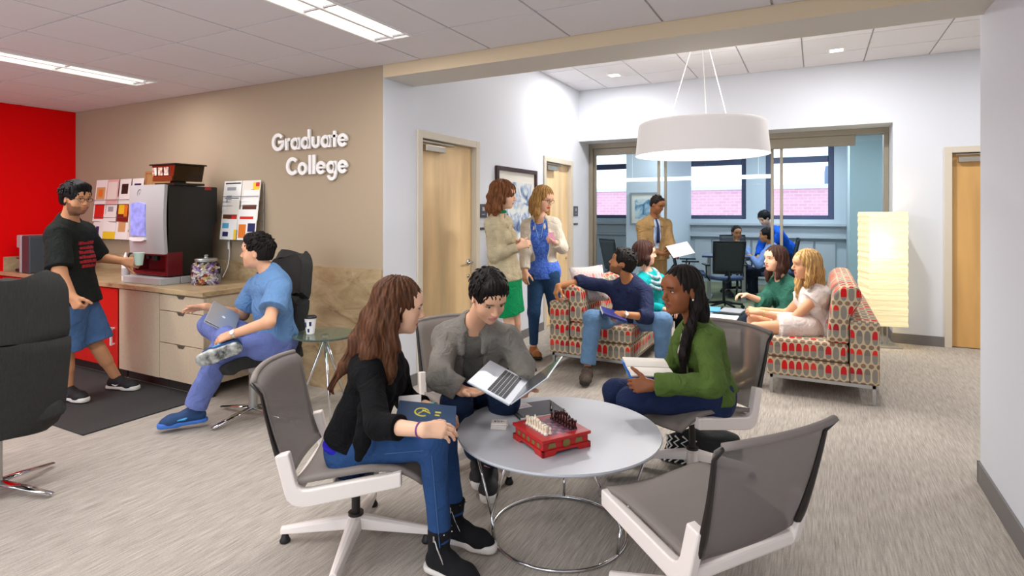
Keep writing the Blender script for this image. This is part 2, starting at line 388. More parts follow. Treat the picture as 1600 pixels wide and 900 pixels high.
# baseboards
mb = MB()
for (a, b_) in ((YB+.001, D1[0]-.06), (D1[1]+.06, D2[0]-.06), (D2[1]+.06, YK)): mb.box((XW, a, 0), (XW+.012, b_, .1))
struct('baseboard_left', mb, M_trim)
mb = MB(); mb.box((GX1, YK-.012, 0), (D3[0]-.06, YK, .11)); mb.box((GX1-.012, YK-.012, 0), (GX1, YG-.08, .11)); mb.box((D3[1]+.06, YK-.012, 0), (XE, YK, .11)); struct('baseboard_back', mb, M_trim)
mb = MB(); mb.box((XR-.012, -3.2, 0), (XR, YBE+.062, .115)); mb.box((XR-.012, YBE+.05, 0), (XR+.16, YBE+.062, .115)); struct('baseboard_right', mb, M_trim)
# granite wainscot: behind counter and down to the floor beside it
mb = MB(); mb.box((XL, YB-.022, 0), (XW-.003, YB, 1.022)); mb.box((XL, 2.86, .85), (XL+.02, YB-.022, 1.0)); struct('trim_2', mb, M_gran)
# doors
def door(name, T, w, m, flip=False, dark=False):
    # T(s, o, z): s along the wall, o = outward from the wall (towards the lounge)
    e = bpy.data.objects.new(name, None); COL.objects.link(e); e['kind'] = 'structure'; e.empty_display_size = .1
    def bx(mb, s0, s1, o0, o1, z0, z1):
        V = [T(s, o, z) for z in (z0, z1) for (s, o) in ((s0, o0), (s1, o0), (s1, o1), (s0, o1))]
        mb.add(V, [(0,3,2,1),(4,5,6,7),(0,1,5,4),(1,2,6,5),(2,3,7,6),(3,0,4,7)])
    f = MB(); bx(f, -.055, .012, -.1, .018, 0, DH+.055); bx(f, w-.012, w+.055, -.1, .018, 0, DH+.055); bx(f, .012, w-.012, -.1, .018, DH-.012, DH+.055)
    bx(f, .012, .03, -.12, -.085, 0, DH-.012); bx(f, w-.03, w-.012, -.12, -.085, 0, DH-.012); f.build('door_frame', M_frame, e, bevel=.003)
    l = MB(); bx(l, .016, w-.016, -.085, -.045, .008, DH-.016); l.build('door_leaf', m, e)
    hs = w-.075 if not flip else .075; sg = -1 if not flip else 1
    h = MB(); h.cyl(T(hs, -.045, .98), T(hs, -.035, .98), .032, n=20); h.cyl(T(hs, -.04, .98), T(hs, .012, .98), .011); h.tube([T(hs, .006, .98), T(hs+sg*.03, .012, .98), T(hs+sg*.12, .010, .977)], [.011, .010, .008]); h.cyl(T(hs, -.045, .84), T(hs, -.035, .84), .02)
    h.build('door_handle', M_chrome, e, smooth=True)
    c = MB(); 
    cs0 = .05 if not flip else w-.05; k = 1 if not flip else -1
    bx(c, min(cs0+k*.02, cs0+k*.32), max(cs0+k*.02, cs0+k*.32), -.044, .012, DH-.115, DH-.06); bx(c, min(cs0, cs0+k*.5), max(cs0, cs0+k*.5), -.03, -.012, DH-.04, DH-.02)
    c.build('door_closer', M_alu, e, bevel=.004)
    return e
door('door_1', lambda s, o, z: (XW+o, D1[0]+s, z), D1[1]-D1[0], M_maple)
door('door_2', lambda s, o, z: (XW+o, D2[0]+s, z), D2[1]-D2[0], M_maple)
door('door_3', lambda s, o, z: (D3[0]+s, YK-o, z), D3[1]-D3[0], M_maple2)
mb = MB()
for (a, b_) in (D1, D2): mb.box((XW-.35, a-.1, 0), (XW-.16, b_+.1, 2.3))
mb.box((D3[0]-.1, YG+.13, 0), (D3[1]+.1, YG+.2, 2.3)); struct('wall_behind_doors', mb, M_white)
# glazed sliding screen
M_glass = mat('clear_glass', 'eff8fb', .02, trans=1.0, ior=1.05, spec=.4)
M_gframe = mat('champagne_aluminium', '9d9483', .4, .6)
M_frost = mat('blue_film_glass', 'c3d2e6', .3, trans=.6, ior=1.1)
win = bpy.data.objects.new('window_1', None); COL.objects.link(win); win['kind'] = 'structure'
mb = MB(); mb.box((XW, YG-.1, GZ-.07), (GX1, YG+.06, GZ)); mb.box((XW, YG-.1, 0), (XW+.06, YG+.06, GZ-.07)); mb.box((GX1-.05, YG-.1, 0), (GX1, YG+.06, GZ-.07))
mb.box((-.95, YG-.09, GZ-.20), (.42, YG-.05, GZ-.07)); mb.box((XW+.06, YG-.04, GZ-.17), (-.9, YG, GZ-.07)); mb.box((XW+.06, YG-.06, 0), (GX1-.05, YG+.02, .012))
mb.build('window_frame', M_gframe, win, bevel=.004)
def gpane(x0, x1, y, z1=GZ-.17, fr=.035, ends=(1, 1), m=None):
    f = MB()
    if ends[0]: f.box((x0, y-.018, .012), (x0+fr, y+.018, z1))
    if ends[1]: f.box((x1-fr, y-.018, .012), (x1, y+.018, z1))
    f.box((x0, y-.018, .012), (x1, y+.018, .1))
    f = f.build('panel_frame', M_gframe, win, bevel=.003); g = MB().box((x0+.01, y-.004, .08), (x1-.01, y+.004, z1+.02)).build('pane', m or M_glass, win); return f
gpane(XW+.06, -1.98, YG-.02); gpane(-1.93, -.50, YG+.03, ends=(1, 1)); gpane(-.42, .33, YG-.07, ends=(1, 0)); gpane(.35, GX1-.05, YG-.02, ends=(0, 0))
# conference room shell
M_cw = mat('conference_wall', 'c3ccd4', .8); M_sill = mat('sill_paint', 'b9bec4', .5); M_wf = mat('window_frame_dark', '4d5470', .5)
WIN = [(-5.4, -3.3), (-2.545, -1.284), (-.916, .298)]; WZ = (1.33, 3.0)
wy = YF
mb = MB(); xs = [XW-3]+[e for w in WIN for e in w]+[XE]
for i in range(0, len(xs), 2): mb.box((xs[i], wy, 0), (xs[i+1], wy+.3, 3.1))
for w in WIN: mb.box((w[0], wy, 0), (w[1], wy+.3, WZ[0])); mb.box((w[0], wy, WZ[1]), (w[1], wy+.3, 3.1))
struct('wall_far', mb, M_cw)
struct('wall_conference_left', MB().box((XW-3.15, YG+.1, 0), (XW-3, wy+.3, 3.1)), M_cw)
struct('wall_conference_right', MB().box((XE, YG, 0), (XE+.15, wy+.3, 3.1)), M_cw)
struct('wall_partition', MB().box((-3.0, 10.0, 0), (-2.38, 10.3, 3.05)), M_cw)
struct('wall_column', MB().box((-2.62, 10.3, 0), (-2.38, wy, 3.05)), M_cw)
struct('wall_right_pier', MB().box((.50, 11.4, 0), (1.9, wy, 3.05)), mat('pier_paint', 'a9c0c6', .8))
mb = MB(); mb.box((-4.6, wy-.16, 1.2), (.50, wy, 1.25)); mb.box((-4.6, wy-.06, 1.0), (.50, wy, 1.2)); mb.box((-4.6, wy-.12, .96), (.50, wy, 1.0)); struct('trim_3', mb, M_sill, .006)
mb = MB()
for i in range(7): mb.box((-2.3+i*.38, wy-.05, .12), (-2.3+i*.38+.34, wy, .9))
struct('trim_4', mb, M_sill, .006)
M_fglass = mat('sash_glass', 'f4f8ff', .02, trans=1, ior=1.02, spec=.3)
for i, w in enumerate(WIN):
    e = bpy.data.objects.new('window_%d' % (i+2), None); COL.objects.link(e); e['kind'] = 'structure'
    a, b_ = w; f = MB(); t = .10; y0, y1 = wy+.12, wy+.18
    f.box((a, y0, WZ[0]), (a+t, y1, WZ[1])); f.box((b_-t, y0, WZ[0]), (b_, y1, WZ[1])); f.box((a+t, y0, WZ[0]), (b_-t, y1, WZ[0]+.08)); f.box((a+t, y0, WZ[1]-.1), (b_-t, y1, WZ[1])); f.box((a+t, y0-.03, 2.46), (b_-t, y1, 2.58))
    f.build('window_frame', M_wf, e, bevel=.006); MB().box((a+t, wy+.145, WZ[0]+.08), (b_-t, wy+.15, WZ[1]-.1)).build('pane', M_fglass, e)
# building seen through the windows
def brick():
    m = bpy.data.materials.new('pink_brick'); m.use_nodes = True; nt = m.node_tree; L = nt.links.new; b = nt.nodes['Principled BSDF']; b.inputs['Roughness'].default_value = .9
    tc = nt.nodes.new('ShaderNodeTexCoord'); mp = nt.nodes.new('ShaderNodeMapping'); mp.inputs['Rotation'].default_value = (math.pi/2, 0, 0); L(tc.outputs['Object'], mp.inputs[0])
    t = nt.nodes.new('ShaderNodeTexBrick'); t.inputs['Color1'].default_value = (*lin('d8a4b0'), 1); t.inputs['Color2'].default_value = (*lin('d09aa6'), 1); t.inputs['Mortar'].default_value = (*lin('e0b2bc'), 1)
    t.inputs['Scale'].default_value = 1; t.inputs['Brick Width'].default_value = .3; t.inputs['Row Height'].default_value = .12; t.inputs['Mortar Size'].default_value = .012
    L(mp.outputs[0], t.inputs[0]); L(t.outputs[0], b.inputs['Base Color']); return m
bl = thing('building', 'pink brick building across the street beyond the dark framed windows', 'building', (0, 24, 0))
mb = MB(); mb.box((-14, 0, -6), (12, 8, 2.35)); mb.build('wall', brick(), bl)
mb = MB(); mb.box((-14.1, -.12, 2.35), (12.1, 8, 2.5)); mb.build('parapet', mat('coping', 'cfd3da', .7), bl)
mb = MB(); mb.box((.3, 1.2, 2.5), (4.6, 5, 3.25)); mb.box((1.2, .8, 2.5), (1.9, 1.4, 2.95)); mb.box((3.2, .8, 2.5), (3.7, 1.4, 3.1)); mb.build('rooftop_unit', mat('slate_unit', '7d8aa0', .8), bl)
# ceiling fixtures
M_em = mat('troffer_glow', 'ffffff', .5, emit='fff8ee', estr=1.5); M_emw = mat('troffer_body', 'eeeeec', .4)
for i, (x, y0, ln) in enumerate(TROFFERS):
    lab = ['slim recessed fluorescent light in the ceiling nearest the red wall', 'recessed double-trough fluorescent light in ceiling above the lettered wall', 'added recessed fluorescent light out of view on the left', 'added recessed fluorescent light out of view near the right wall'][i]
    t = thing('ceiling_light', lab, 'light', (x, y0, CEIL_F), 0, 'recessed ceiling lights')
    f = MB(); f.box((-.16, 0, -.008), (-.142, ln, .05)); f.box((.142, 0, -.008), (.16, ln, .05)); f.box((-.142, 0, -.008), (.142, .016, .05)); f.box((-.142, ln-.016, -.008), (.142, ln, .05)); f.box((-.012, .016, -.002), (.012, ln-.016, .03)); f.build('frame', M_emw, t, bevel=.002)
    MB().box((-.142, .016, .02), (.142, ln-.016, .03)).build('diffuser', M_em, t)
for (u, v, lab) in ((960, 117, 'small square recessed downlight left of the drum pendant'), (1307, 78, 'small square recessed downlight right of the drum pendant')):
    d = (CEIL_B-EYE)*FPX/(HOR-v); p = W(u, v, d); t = thing('downlight', lab, 'light', (p[0], p[1], CEIL_B), 0, 'square downlights')
    f = MB(); [f.box(a, b_) for a, b_ in (((-.08, -.08, -.008), (-.06, .08, .0)), ((.06, -.08, -.008), (.08, .08, .0)), ((-.06, -.08, -.008), (.06, -.06, .0)), ((-.06, .06, -.008), (.06, .08, .0)))]; f.build('frame', M_emw, t)
    MB().box((-.06, -.06, -.005), (.06, .06, -.001)).build('lens', mat('lens_glow', 'ffffff', .5, emit='ffffff', estr=6), t)
t = thing('linear_light', 'slim white suspended light bar above the conference table', 'light', (-2.0, 9.7, 2.0)); MB().box((-1.13, -.03, 0), (1.38, .03, .06)).build('bar', mat('bar_glow', 'ffffff', .5, emit='ffffff', estr=1.0), t)
mb = MB(); mb.cyl((-.8, 0, .06), (-.8, 0, .99), .003, n=6); mb.build('cable', M_emw, t); MB().cyl((1.2, 0, .06), (1.2, 0, .99), .003, n=6).build('cable', M_emw, t)
# ---------------------------------------------------------------- lettering on the beige wall
M_let = mat('letter_white', 'f4f2ee', .35, spec=.6)
def ring(mb, cx, cy, ro, ri, a0, a1, T):
    n = max(6, int(abs(a1-a0)/9)); A = arc(cx, cy, ro, a0, a1, n); B = arc(cx, cy, ri, a0, a1, n)
    for i in range(n): mb.prism([A[i], A[i+1], B[i+1], B[i]], T)
def letters(word, x_right, zb, m, parent, cap=.153, y=YB-.012, th=.018):
    k = cap/.153; w = .030*k; xh = .052*k; adv = dict(G=.158, C=.135, r=.072, a=.124, d=.124, u=.112, t=.066, e=.120, o=.124, l=.048, g=.124)
    x = x_right-sum(adv[c] for c in word)*k
    for c in word:
        mb = MB(); T = lambda px, pz, s, x=x: (x+px, y-(th if s == 0 else 0), zb+pz)
        R = lambda a, b, c_, d_: mb.prism([(a, b), (c_, b), (c_, d_), (a, d_)], T)
        if c in 'GC':
            ring(mb, .072*k, .0765*k, .079*k, .046*k, 42 if c == 'C' else 38, 318 if c == 'C' else 352, T)
            if c == 'G': R(.075*k, .062*k, .150*k, .090*k)
        elif c == 'r': R(.006*k, 0, .006*k+w, .102*k); ring(mb, .052*k, .070*k, .036*k, .008*k, 55, 150, T)
        elif c in 'adg':
            ring(mb, .054*k, xh, .054*k, .024*k, 0, 360, T); R(.084*k, 0 if c != 'g' else -.012*k, .084*k+w, .104*k if c != 'd' else .165*k)
            if c == 'g': ring(mb, .060*k, -.008*k, .052*k, .025*k, 190, 360, T)
        elif c == 'o': ring(mb, .058*k, xh, .056*k, .025*k, 0, 360, T)
        elif c == 'l': R(.008*k, 0, .008*k+w, .165*k)
        elif c == 'u': R(.006*k, .048*k, .006*k+w, .102*k); R(.072*k, 0.045*k, .072*k+w, .102*k); ring(mb, .054*k, .048*k, .048*k, .019*k, 180, 360, T)
        elif c == 't': R(.018*k, 0, .018*k+w, .135*k); R(.0, .078*k, .064*k, .102*k)
        elif c == 'e': ring(mb, .056*k, xh, .056*k, .026*k, 0, 322, T); R(.028*k, .044*k, .108*k, .061*k)
        mb.build('letter', m, parent, bevel=.0012); x += adv[c]*k
sg = thing('wall_lettering', 'white raised letters spelling Graduate College on the beige wall', 'sign')
letters('Graduate', -3.375, 2.018, M_let, sg); letters('College', -3.375, 1.800, M_let, sg)
# ---------------------------------------------------------------- fabrics
def oval_fabric(name, base, ramp, low, pw=.052, ph=.145):
    m = bpy.data.materials.new(name); m.use_nodes = True; nt = m.node_tree; L = nt.links.new; b = nt.nodes['Principled BSDF']; b.inputs['Roughness'].default_value = .9; b.inputs['Specular IOR Level'].default_value = .2
    uv = nt.nodes.new('ShaderNodeUVMap'); sx = nt.nodes.new('ShaderNodeSeparateXYZ'); L(uv.outputs[0], sx.inputs[0])
    def M(op, a, b_=None, c=None):
        n = nt.nodes.new('ShaderNodeMath'); n.operation = op
        for i, x in enumerate((a, b_, c)):
            if x is None: continue
            if isinstance(x, (int, float)): n.inputs[i].default_value = x
            else: L(x, n.inputs[i])
        return n.outputs[0]
    U = M('DIVIDE', sx.outputs[0], pw); V = M('DIVIDE', sx.outputs[1], ph); cu = M('FLOOR', U); cv = M('FLOOR', V)
    fx = M('SUBTRACT', M('FRACT', U), .5); fy = M('SUBTRACT', M('FRACT', V), .5)
    big = M('LESS_THAN', M('ADD', M('POWER', M('ABSOLUTE', M('DIVIDE', fx, .40)), 2.2), M('POWER', M('ABSOLUTE', M('DIVIDE', fy, .37)), 2.6)), 1.0)
    U2 = M('ADD', U, .5); fx2 = M('SUBTRACT', M('FRACT', U2), .5); fy2 = M('SUBTRACT', .5, M('ABSOLUTE', fy))
    sm = M('LESS_THAN', M('ADD', M('POWER', M('ABSOLUTE', M('DIVIDE', fx2, .34)), 2), M('POWER', M('ABSOLUTE', M('DIVIDE', fy2, .12)), 2)), 1.0)
    wn = nt.nodes.new('ShaderNodeTexWhiteNoise'); wn.noise_dimensions = '2D'; cb = nt.nodes.new('ShaderNodeCombineXYZ'); L(cu, cb.inputs[0]); L(cv, cb.inputs[1]); L(cb.outputs[0], wn.inputs[0])
    cr = nt.nodes.new('ShaderNodeValToRGB'); cr.color_ramp.interpolation = 'CONSTANT'; els = cr.color_ramp.elements
    els[0].position = 0; els[0].color = (*lin(ramp[0]), 1); els[1].position = 1/len(ramp); els[1].color = (*lin(ramp[1]), 1)
    for i, c in enumerate(ramp[2:]): e = els.new((i+2)/len(ramp)); e.color = (*lin(c), 1)
    L(wn.outputs[0], cr.inputs[0])
    split = M('GREATER_THAN', fy, M('MULTIPLY_ADD', wn.outputs[0], .3, -.18))
    def mix(f, a, b_):
        n = nt.nodes.new('ShaderNodeMix'); n.data_type = 'RGBA'; L(f, n.inputs[0])
        for i, x in ((6, a), (7, b_)):
            if isinstance(x, str): n.inputs[i].default_value = (*lin(x), 1)
            else: L(x, n.inputs[i])
        return n.outputs[2]
    c = mix(sm, base, '8a6f5f' if low != 'b9b3ae' else 'c9b5b0'); c = mix(big, c, mix(split, low, cr.outputs[0])); L(c, b.inputs['Base Color']); return m
M_oval = oval_fabric('oval_fabric', 'c6b594', ['cf1f22', '857e76', 'c4282c', '8d867d', 'd2413a', 'a8262f', '7b746c', 'd9352c'], '8b857c')
M_ovalp = oval_fabric('oval_fabric_pale', 'cfc0bb', ['d98c8c', 'b5aeb0', 'd37a7c', 'c4bdbd', 'c9a5a5'], 'b9b3ae', .042, .11)
def box_uv(o, scale=1.0, off=(0, 0)):
    me = o.data; uv = me.uv_layers.new(name='UVMap')
    for p in me.polygons:
        n = p.normal; ax = max(range(3), key=lambda i: abs(n[i]))
        for li in p.loop_indices:
            v = me.vertices[me.loops[li].vertex_index].co
            uv.data[li].uv = ((v.y if ax == 0 else v.x)*scale+off[0], (v.z if ax != 2 else v.y)*scale+off[1])
M_steel = mat('satin_steel', 'b4b4b2', .35, .8)
def sofa(name, label, x0, sx, y0, ln, bh=1.0):
    t = thing(name, label, 'sofa', (x0, y0, 0)); X = lambda x: sx*x
    def blk(nm, poly, ya, yb, m, bev=.015, off=(0, 0)):
        mb = MB(); P = [(X(a), b) for a, b in poly]; P = P[::-1] if sx > 0 else P
        mb.prism(P, lambda a, b, k: (a, yb if k == 0 else ya, b)) if False else mb.prism(P[::-1], lambda a, b, k: (a, ya if k == 0 else yb, b))
        o = mb.build(nm, m, t); bm = bmesh.new(); bm.from_mesh(o.data); bmesh.ops.recalc_face_normals(bm, faces=bm.faces); bm.to_mesh(o.data); bm.free(); box_uv(o, 1, off)
        b = o.modifiers.new('bevel', 'BEVEL'); b.width = bev; b.segments = 3; return o
    R = lambda a, b, c, d: [(a, b), (c, b), (c, d), (a, d)]
    blk('base', R(0, .155, .585, .298), 0, ln, M_oval, .012, (0, -.155+.145*10))
    for k in range(2): blk('seat_cushion', R(-.01, .30, .58, .452), k*ln/2+.004, (k+1)*ln/2-.004, M_oval, .03, (0, -.30+.145*10))
    blk('backrest', R(.587, .155, .785, .64), 0, ln, M_oval, .02, (0, -.155+.145*10))
    for k in range(2): blk('back_cushion', [(x, .455+(z-.455)*bh) for x, z in ((.43, .455), (.583, .455), (.583, .455+.19/bh), (.67, .80), (.66, .88), (.62, .905), (.53, .90), (.47, .84))], k*ln/2+.004, (k+1)*ln/2-.004, M_oval, .03, (0, .1))
    f = MB()
    for yy in (.02, ln-.045): f.box((min(X(.02), X(.76)), yy, .125), (max(X(.02), X(.76)), yy+.025, .153))
    for xx in (.02, .735): f.box((min(X(xx), X(xx+.025)), .02, .125), (max(X(xx), X(xx+.025)), ln-.02, .153))
    f.build('frame', M_steel, t, bevel=.002)
    for xx in (.02, .735):
        for yy in (.02, ln-.045): MB().box((min(X(xx), X(xx+.025)), yy, 0), (max(X(xx), X(xx+.025)), yy+.025, .13)).build('leg', M_steel, t, bevel=.002)
    return t
sofa('sofa', 'low armless sofa in red and grey oval fabric where a man in navy sits', -1.45, -1, 4.96, 1.75, .78)
sofa('sofa', 'low armless sofa in red and grey oval fabric beside the glowing paper lamp', -.36, 1, 5.14, 1.75)
def pillow(name, label, c, R, w=.46, h=.42, th=.14, m=None):
    mb = MB(); n = 13
    def f(sgn): return lambda a, b: None
    P = []
    for s_ in (1, -1):
        for i in range(n):
            for j in range(n):
                a, b = 2*i/(n-1)-1, 2*j/(n-1)-1; pin = 1-.07*(1-abs(a))*abs(b)-.0; q = 1-.07*(1-abs(b))*abs(a)
                P.append((a*w/2*q, s_*th/2*max(0, (1-a**4)*(1-b**4))**.6, b*h/2*pin))
    F = []
    for k in range(2):
        for i in range(n-1):
            for j in range(n-1):
                q = [k*n*n+i*n+j, k*n*n+(i+1)*n+j, k*n*n+(i+1)*n+j+1, k*n*n+i*n+j+1]; F.append(tuple(q if k else q[::-1]))
    o = mesh_obj(name, P, F, m or M_ovalp, None, True)
    bm = bmesh.new(); bm.from_mesh(o.data); bmesh.ops.remove_doubles(bm, verts=bm.verts, dist=1e-5); bm.to_mesh(o.data); bm.free(); box_uv(o)
    Mx = Matrix([[*R[i], c[i]] for i in range(3)]+[[0, 0, 0, 1]]); o.matrix_world = Mx
    return tag(o, label, 'pillow', 'pale throw pillows')
pillow('throw_pillow', 'pale pink and grey patterned pillow beside man in navy shirt', W(921, 444, 5.55), rotz(-2.0)@rotx(.28), .46, .36, .11)
pillow('throw_pillow', 'pale lilac pillow behind the blonde woman in the white dress', W(1296, 492, 4.90), rotz(math.pi/2+.1)@rotx(.28), .42, .42, .10)
# ---------------------------------------------------------------- low swivel chairs round the table
M_mesh = mat('chair_mesh_grey', '7d7673', .75, bump=.25, bscale=500, sheen=.0)
M_mesh.node_tree.nodes['Principled BSDF'].inputs['Alpha'].default_value = .66
M_seat = mat('chair_seat_grey', '837a74', .85, bump=.25, bscale=500)
M_cw_pl = mat('chair_white_plastic', 'e9dfd8', .35)
M_up = mat('chair_upright_dark', '26211f', .4)
def swivel_chair(label, c, rz, brz):
    t = thing('swivel_chair', label, 'chair', c, rz, 'grey swivel chairs round the low table')
    def sf(a, b):
        x = (a-.5)*.485; y = -.198+b*.518; s = max(0, (y-.17)/.15)
        z = .372+.058*(min(max((y+.25)/.35, 0), 1))**.8-.028*(1-(2*a-1)**2)*(1-b*.5)-.075*min(s, 1)**2
        return (x*(1-.12*min(s, 1)**2), y, z)
    MB().sheet(sf, 15, 20, .022).build('seat', M_seat, t, smooth=True)
    def bf(a, b):
        w = .225+.030*b; x = (2*a-1)*w; y = -.214-.125*b**.85-.045*(1-(2*a-1)**2)*(.4+.6*b)+.02*b*b-(.03*max(0, b-.93)/.07)
        z = .385+.408*b+.012*(1-(2*a-1)**2)*b; return (x, y, z-.0)
    MB().sheet(bf, 15, 18, .008).build('backrest', M_mesh, t, smooth=True)
    fr = MB()
    top = [np.array(bf(a, 1.0))+(0, -.004, .002) for a in np.linspace(0, 1, 13)]; fr.tube(top, .013, 8)
    fr.build('top_rail', M_seat, t, smooth=True)
    for s_ in (0, 1):
        fr = MB(); P = [np.array(bf(s_, b))+((-.004 if s_ == 0 else .004), -.010, 0) for b in np.linspace(.06, 1, 9)]
        fr.tube(P, [.020, .019, .017, .015, .013, .012, .011, .010, .010], 8, flat=(.55, 1.1), up=(1, 0, 0)); fr.build('back_upright', M_up, t, smooth=True)
    prof = [(.235, .423), (.235, .362), (-.135, .292), (-.168, .291), (-.197, .300), (-.220, .322), (-.230, .350), (-.268, .500), (-.214, .512), (-.184, .392), (-.174, .372), (-.158, .362), (-.135, .362)]
    for s_ in (-1, 1):
        mb = MB(); mb.prism(prof, lambda y, z, k, s_=s_: (s_*.245-.019+k*.038, y, z)); o = mb.build('side_rail', M_cw_pl, t)
        bm = bmesh.new(); bm.from_mesh(o.data); bmesh.ops.recalc_face_normals(bm, faces=bm.faces); bm.to_mesh(o.data); bm.free(); b = o.modifiers.new('bevel', 'BEVEL'); b.width = .007; b.segments = 3
    MB().box((-.235, -.222, .315), (.235, -.18, .36)).box((-.24, -.06, .33), (.24, .10, .352)).box((-.06, -.09, .29), (.06, .10, .332)).build('crossbar', M_cw_pl, t, bevel=.01)
    MB().cyl((0, 0, .10), (0, 0, .30), .019, n=20).cyl((0, 0, .125), (0, 0, .137), .034, n=20).build('column', M_up, t, smooth=False)
    MB().lathe([(.03, .06), (.042, .075), (.042, .11), (.032, .128)], n=24).build('hub', M_cw_pl, t)
    for k in range(4):
        R = rotz(brz+k*math.pi/2); n = 9; V = []
        for i in range(n):
            s_ = i/(n-1); x = .02+.315*s_; w = .036*(1-s_)+.018*s_; zt = .124-.058*s_-.0*s_; hb = .05*(1-s_)+.026*s_
            V += [(x, -w, zt-hb), (x, w, zt-hb), (x, w*.8, zt-.004), (x, w*.25, zt+.004), (x, -w*.25, zt+.004), (x, -w*.8, zt-.004)]
        V = np.array(V)@R.T; F = [(i*6+j, i*6+(j+1) % 6, (i+1)*6+(j+1) % 6, (i+1)*6+j) for i in range(n-1) for j in range(6)]+[tuple(range(6))[::-1], tuple((n-1)*6+j for j in range(6))]
        mb = MB(); mb.add(V, F); lg = mb.build('leg', M_cw_pl, t, bevel=.004)
        g = np.array([.318, 0, 0])@R.T; MB().lathe([(.022, 0), (.024, .008), (.018, .02), (.012, .04)], g, 16).build('glide', M_dark, lg, smooth=True)
    return t
SC3 = LD(-.70, 2.575); swivel_chair('grey swivel chair with white rails under the woman in black cardigan', SC3, heading(.99, .06), heading(1, 0)-heading(.99, .06)+math.pi/4+math.pi/4)
SC4 = LD(-.235, 3.36); swivel_chair('grey swivel chair under the man holding the silver laptop', SC4, heading(.35, -.93), .4)
SC5 = LD(1.03, 3.28); swivel_chair('grey swivel chair under the woman in green jacket', SC5, heading(-.86, -.50), .75)
SCE = LD(.680, 2.10); swivel_chair('empty grey swivel chair in the foreground beside the round table', SCE, heading(-.454, .891), .62)
# ---------------------------------------------------------------- low round table
M_tt = mat('table_top_silver', 'b2b4b9', .38, .15)
tc = LD(.215, 2.66); tz = .475; TRr = .468
t = thing('round_table', 'low round silver topped table on bent chrome wire base', 'table', tc)
MB().lathe([(TRr-.03, tz-.016), (TRr-.004, tz-.014), (TRr, tz-.007), (TRr-.003, tz), (0.001, tz)], n=96).build('table_top', M_tt, t, smooth=False)
mb = MB(); mb.tube([(.31*math.cos(a), .31*math.sin(a), .008) for a in np.linspace(0, 2*math.pi, 64, endpoint=False)], .007, 8, closed=True); mb.build('base_ring', M_chrome, t, smooth=True)
mb = MB(); mb.tube([(.43*math.cos(a), .43*math.sin(a), tz-.024) for a in np.linspace(0, 2*math.pi, 64, endpoint=False)], .006, 8, closed=True); mb.build('top_ring', M_chrome, t, smooth=True)
for k in range(3):
    a = TH+math.radians(200-120*k); A = np.array([.31*math.cos(a), .31*math.sin(a), .012]); mb = MB(); J = np.array([.325*math.cos(a), .325*math.sin(a), .13])
    mb.tube([A, J], .007, 8)
    for dz in (-.62, .62): mb.tube([J, J*.5+np.array([.43*math.cos(a+dz), .43*math.sin(a+dz), tz-.026])*.5, (.43*math.cos(a+dz), .43*math.sin(a+dz), tz-.026)], .006, 8)
    mb.build('leg', M_chrome, t, smooth=True)
# ---------------------------------------------------------------- dark lounge chairs
def rib():
    return mat('charcoal_ribbed_fabric', '262624', .85, bump=.5, bscale=90, stretch=(3, 3, .12), vary=.18, vscale=60)
M_rib = rib()
def lounge_chair(label, c, rz, brz=.3, s=1.0):
    t = thing('lounge_chair', label, 'chair', c, rz, 'dark high backed lounge chairs')
    def pad(nm, y0, z0, y1, z1, w0, w1, th, curve, rt=.12, rb=.06):
        def f(a, b):
            u = 2*a-1; w = w0+(w1-w0)*b; e = 1.0
            if b > 1-rt: e = math.sqrt(max(0, 1-((b-(1-rt))/rt)**2))*.35+.65
            if b < rb: e = min(e, math.sqrt(max(0, 1-((rb-b)/rb)**2))*.30+.70)
            return (u*w*e, y0+(y1-y0)*b+curve*u*u, z0+(z1-z0)*b)
        o = MB().sheet(f, 17, 17, th).build(nm, M_rib, t, smooth=True); m_ = o.modifiers.new('bevel', 'BEVEL'); m_.width = .02; m_.segments = 3; m_.angle_limit = .9; return o
    pad('headrest', -.335, .842, -.375, 1.155, .245, .225, .075, .07, .30, .04)
    pad('backrest', -.225, .36, -.33, .836, .235, .25, .085, .07, .03, .30)
    def f(a, b):
        u = 2*a-1; y = -.26+.54*b; return (u*(.265-.05*max(0, b-.8)/.2-.03*max(0, .15-b)/.15), y, .425+.012*b+.03*u*u-.05*max(0, (b-.82)/.18)**2)
    o = MB().sheet(f, 17, 17, .085).build('seat', M_rib, t, smooth=True); m_ = o.modifiers.new('bevel', 'BEVEL'); m_.width = .02; m_.segments = 3
    MB().cyl((0, 0, .06), (0, 0, .30), .03, n=20).cyl((0, 0, .30), (0, 0, .36), .022, n=20).box((-.12, -.1, .355), (.12, .1, .385)).build('column', M_steel, t)
    for k in range(4):
        mb = MB(); R = rotz(brz+k*math.pi/2); P = [np.array(p)@R.T for p in ((.01, 0, .062), (.15, 0, .048), (.33, 0, .02))]; mb.tube(P, [.030, .026, .018], 10, flat=(1, .35), up=(0, 0, 1)); mb.build('leg', M_chrome, t, smooth=True)
    return t
lounge_chair('dark high backed lounge chair seating the man in blue scrubs', LD(-1.88, 4.17), heading(-.60, -.80), .2)
lounge_chair('empty dark high backed lounge chair at the near end, seen from behind', LD(-2.71, 3.01), heading(-.75, .66), TH-.12-heading(-.75, .66))
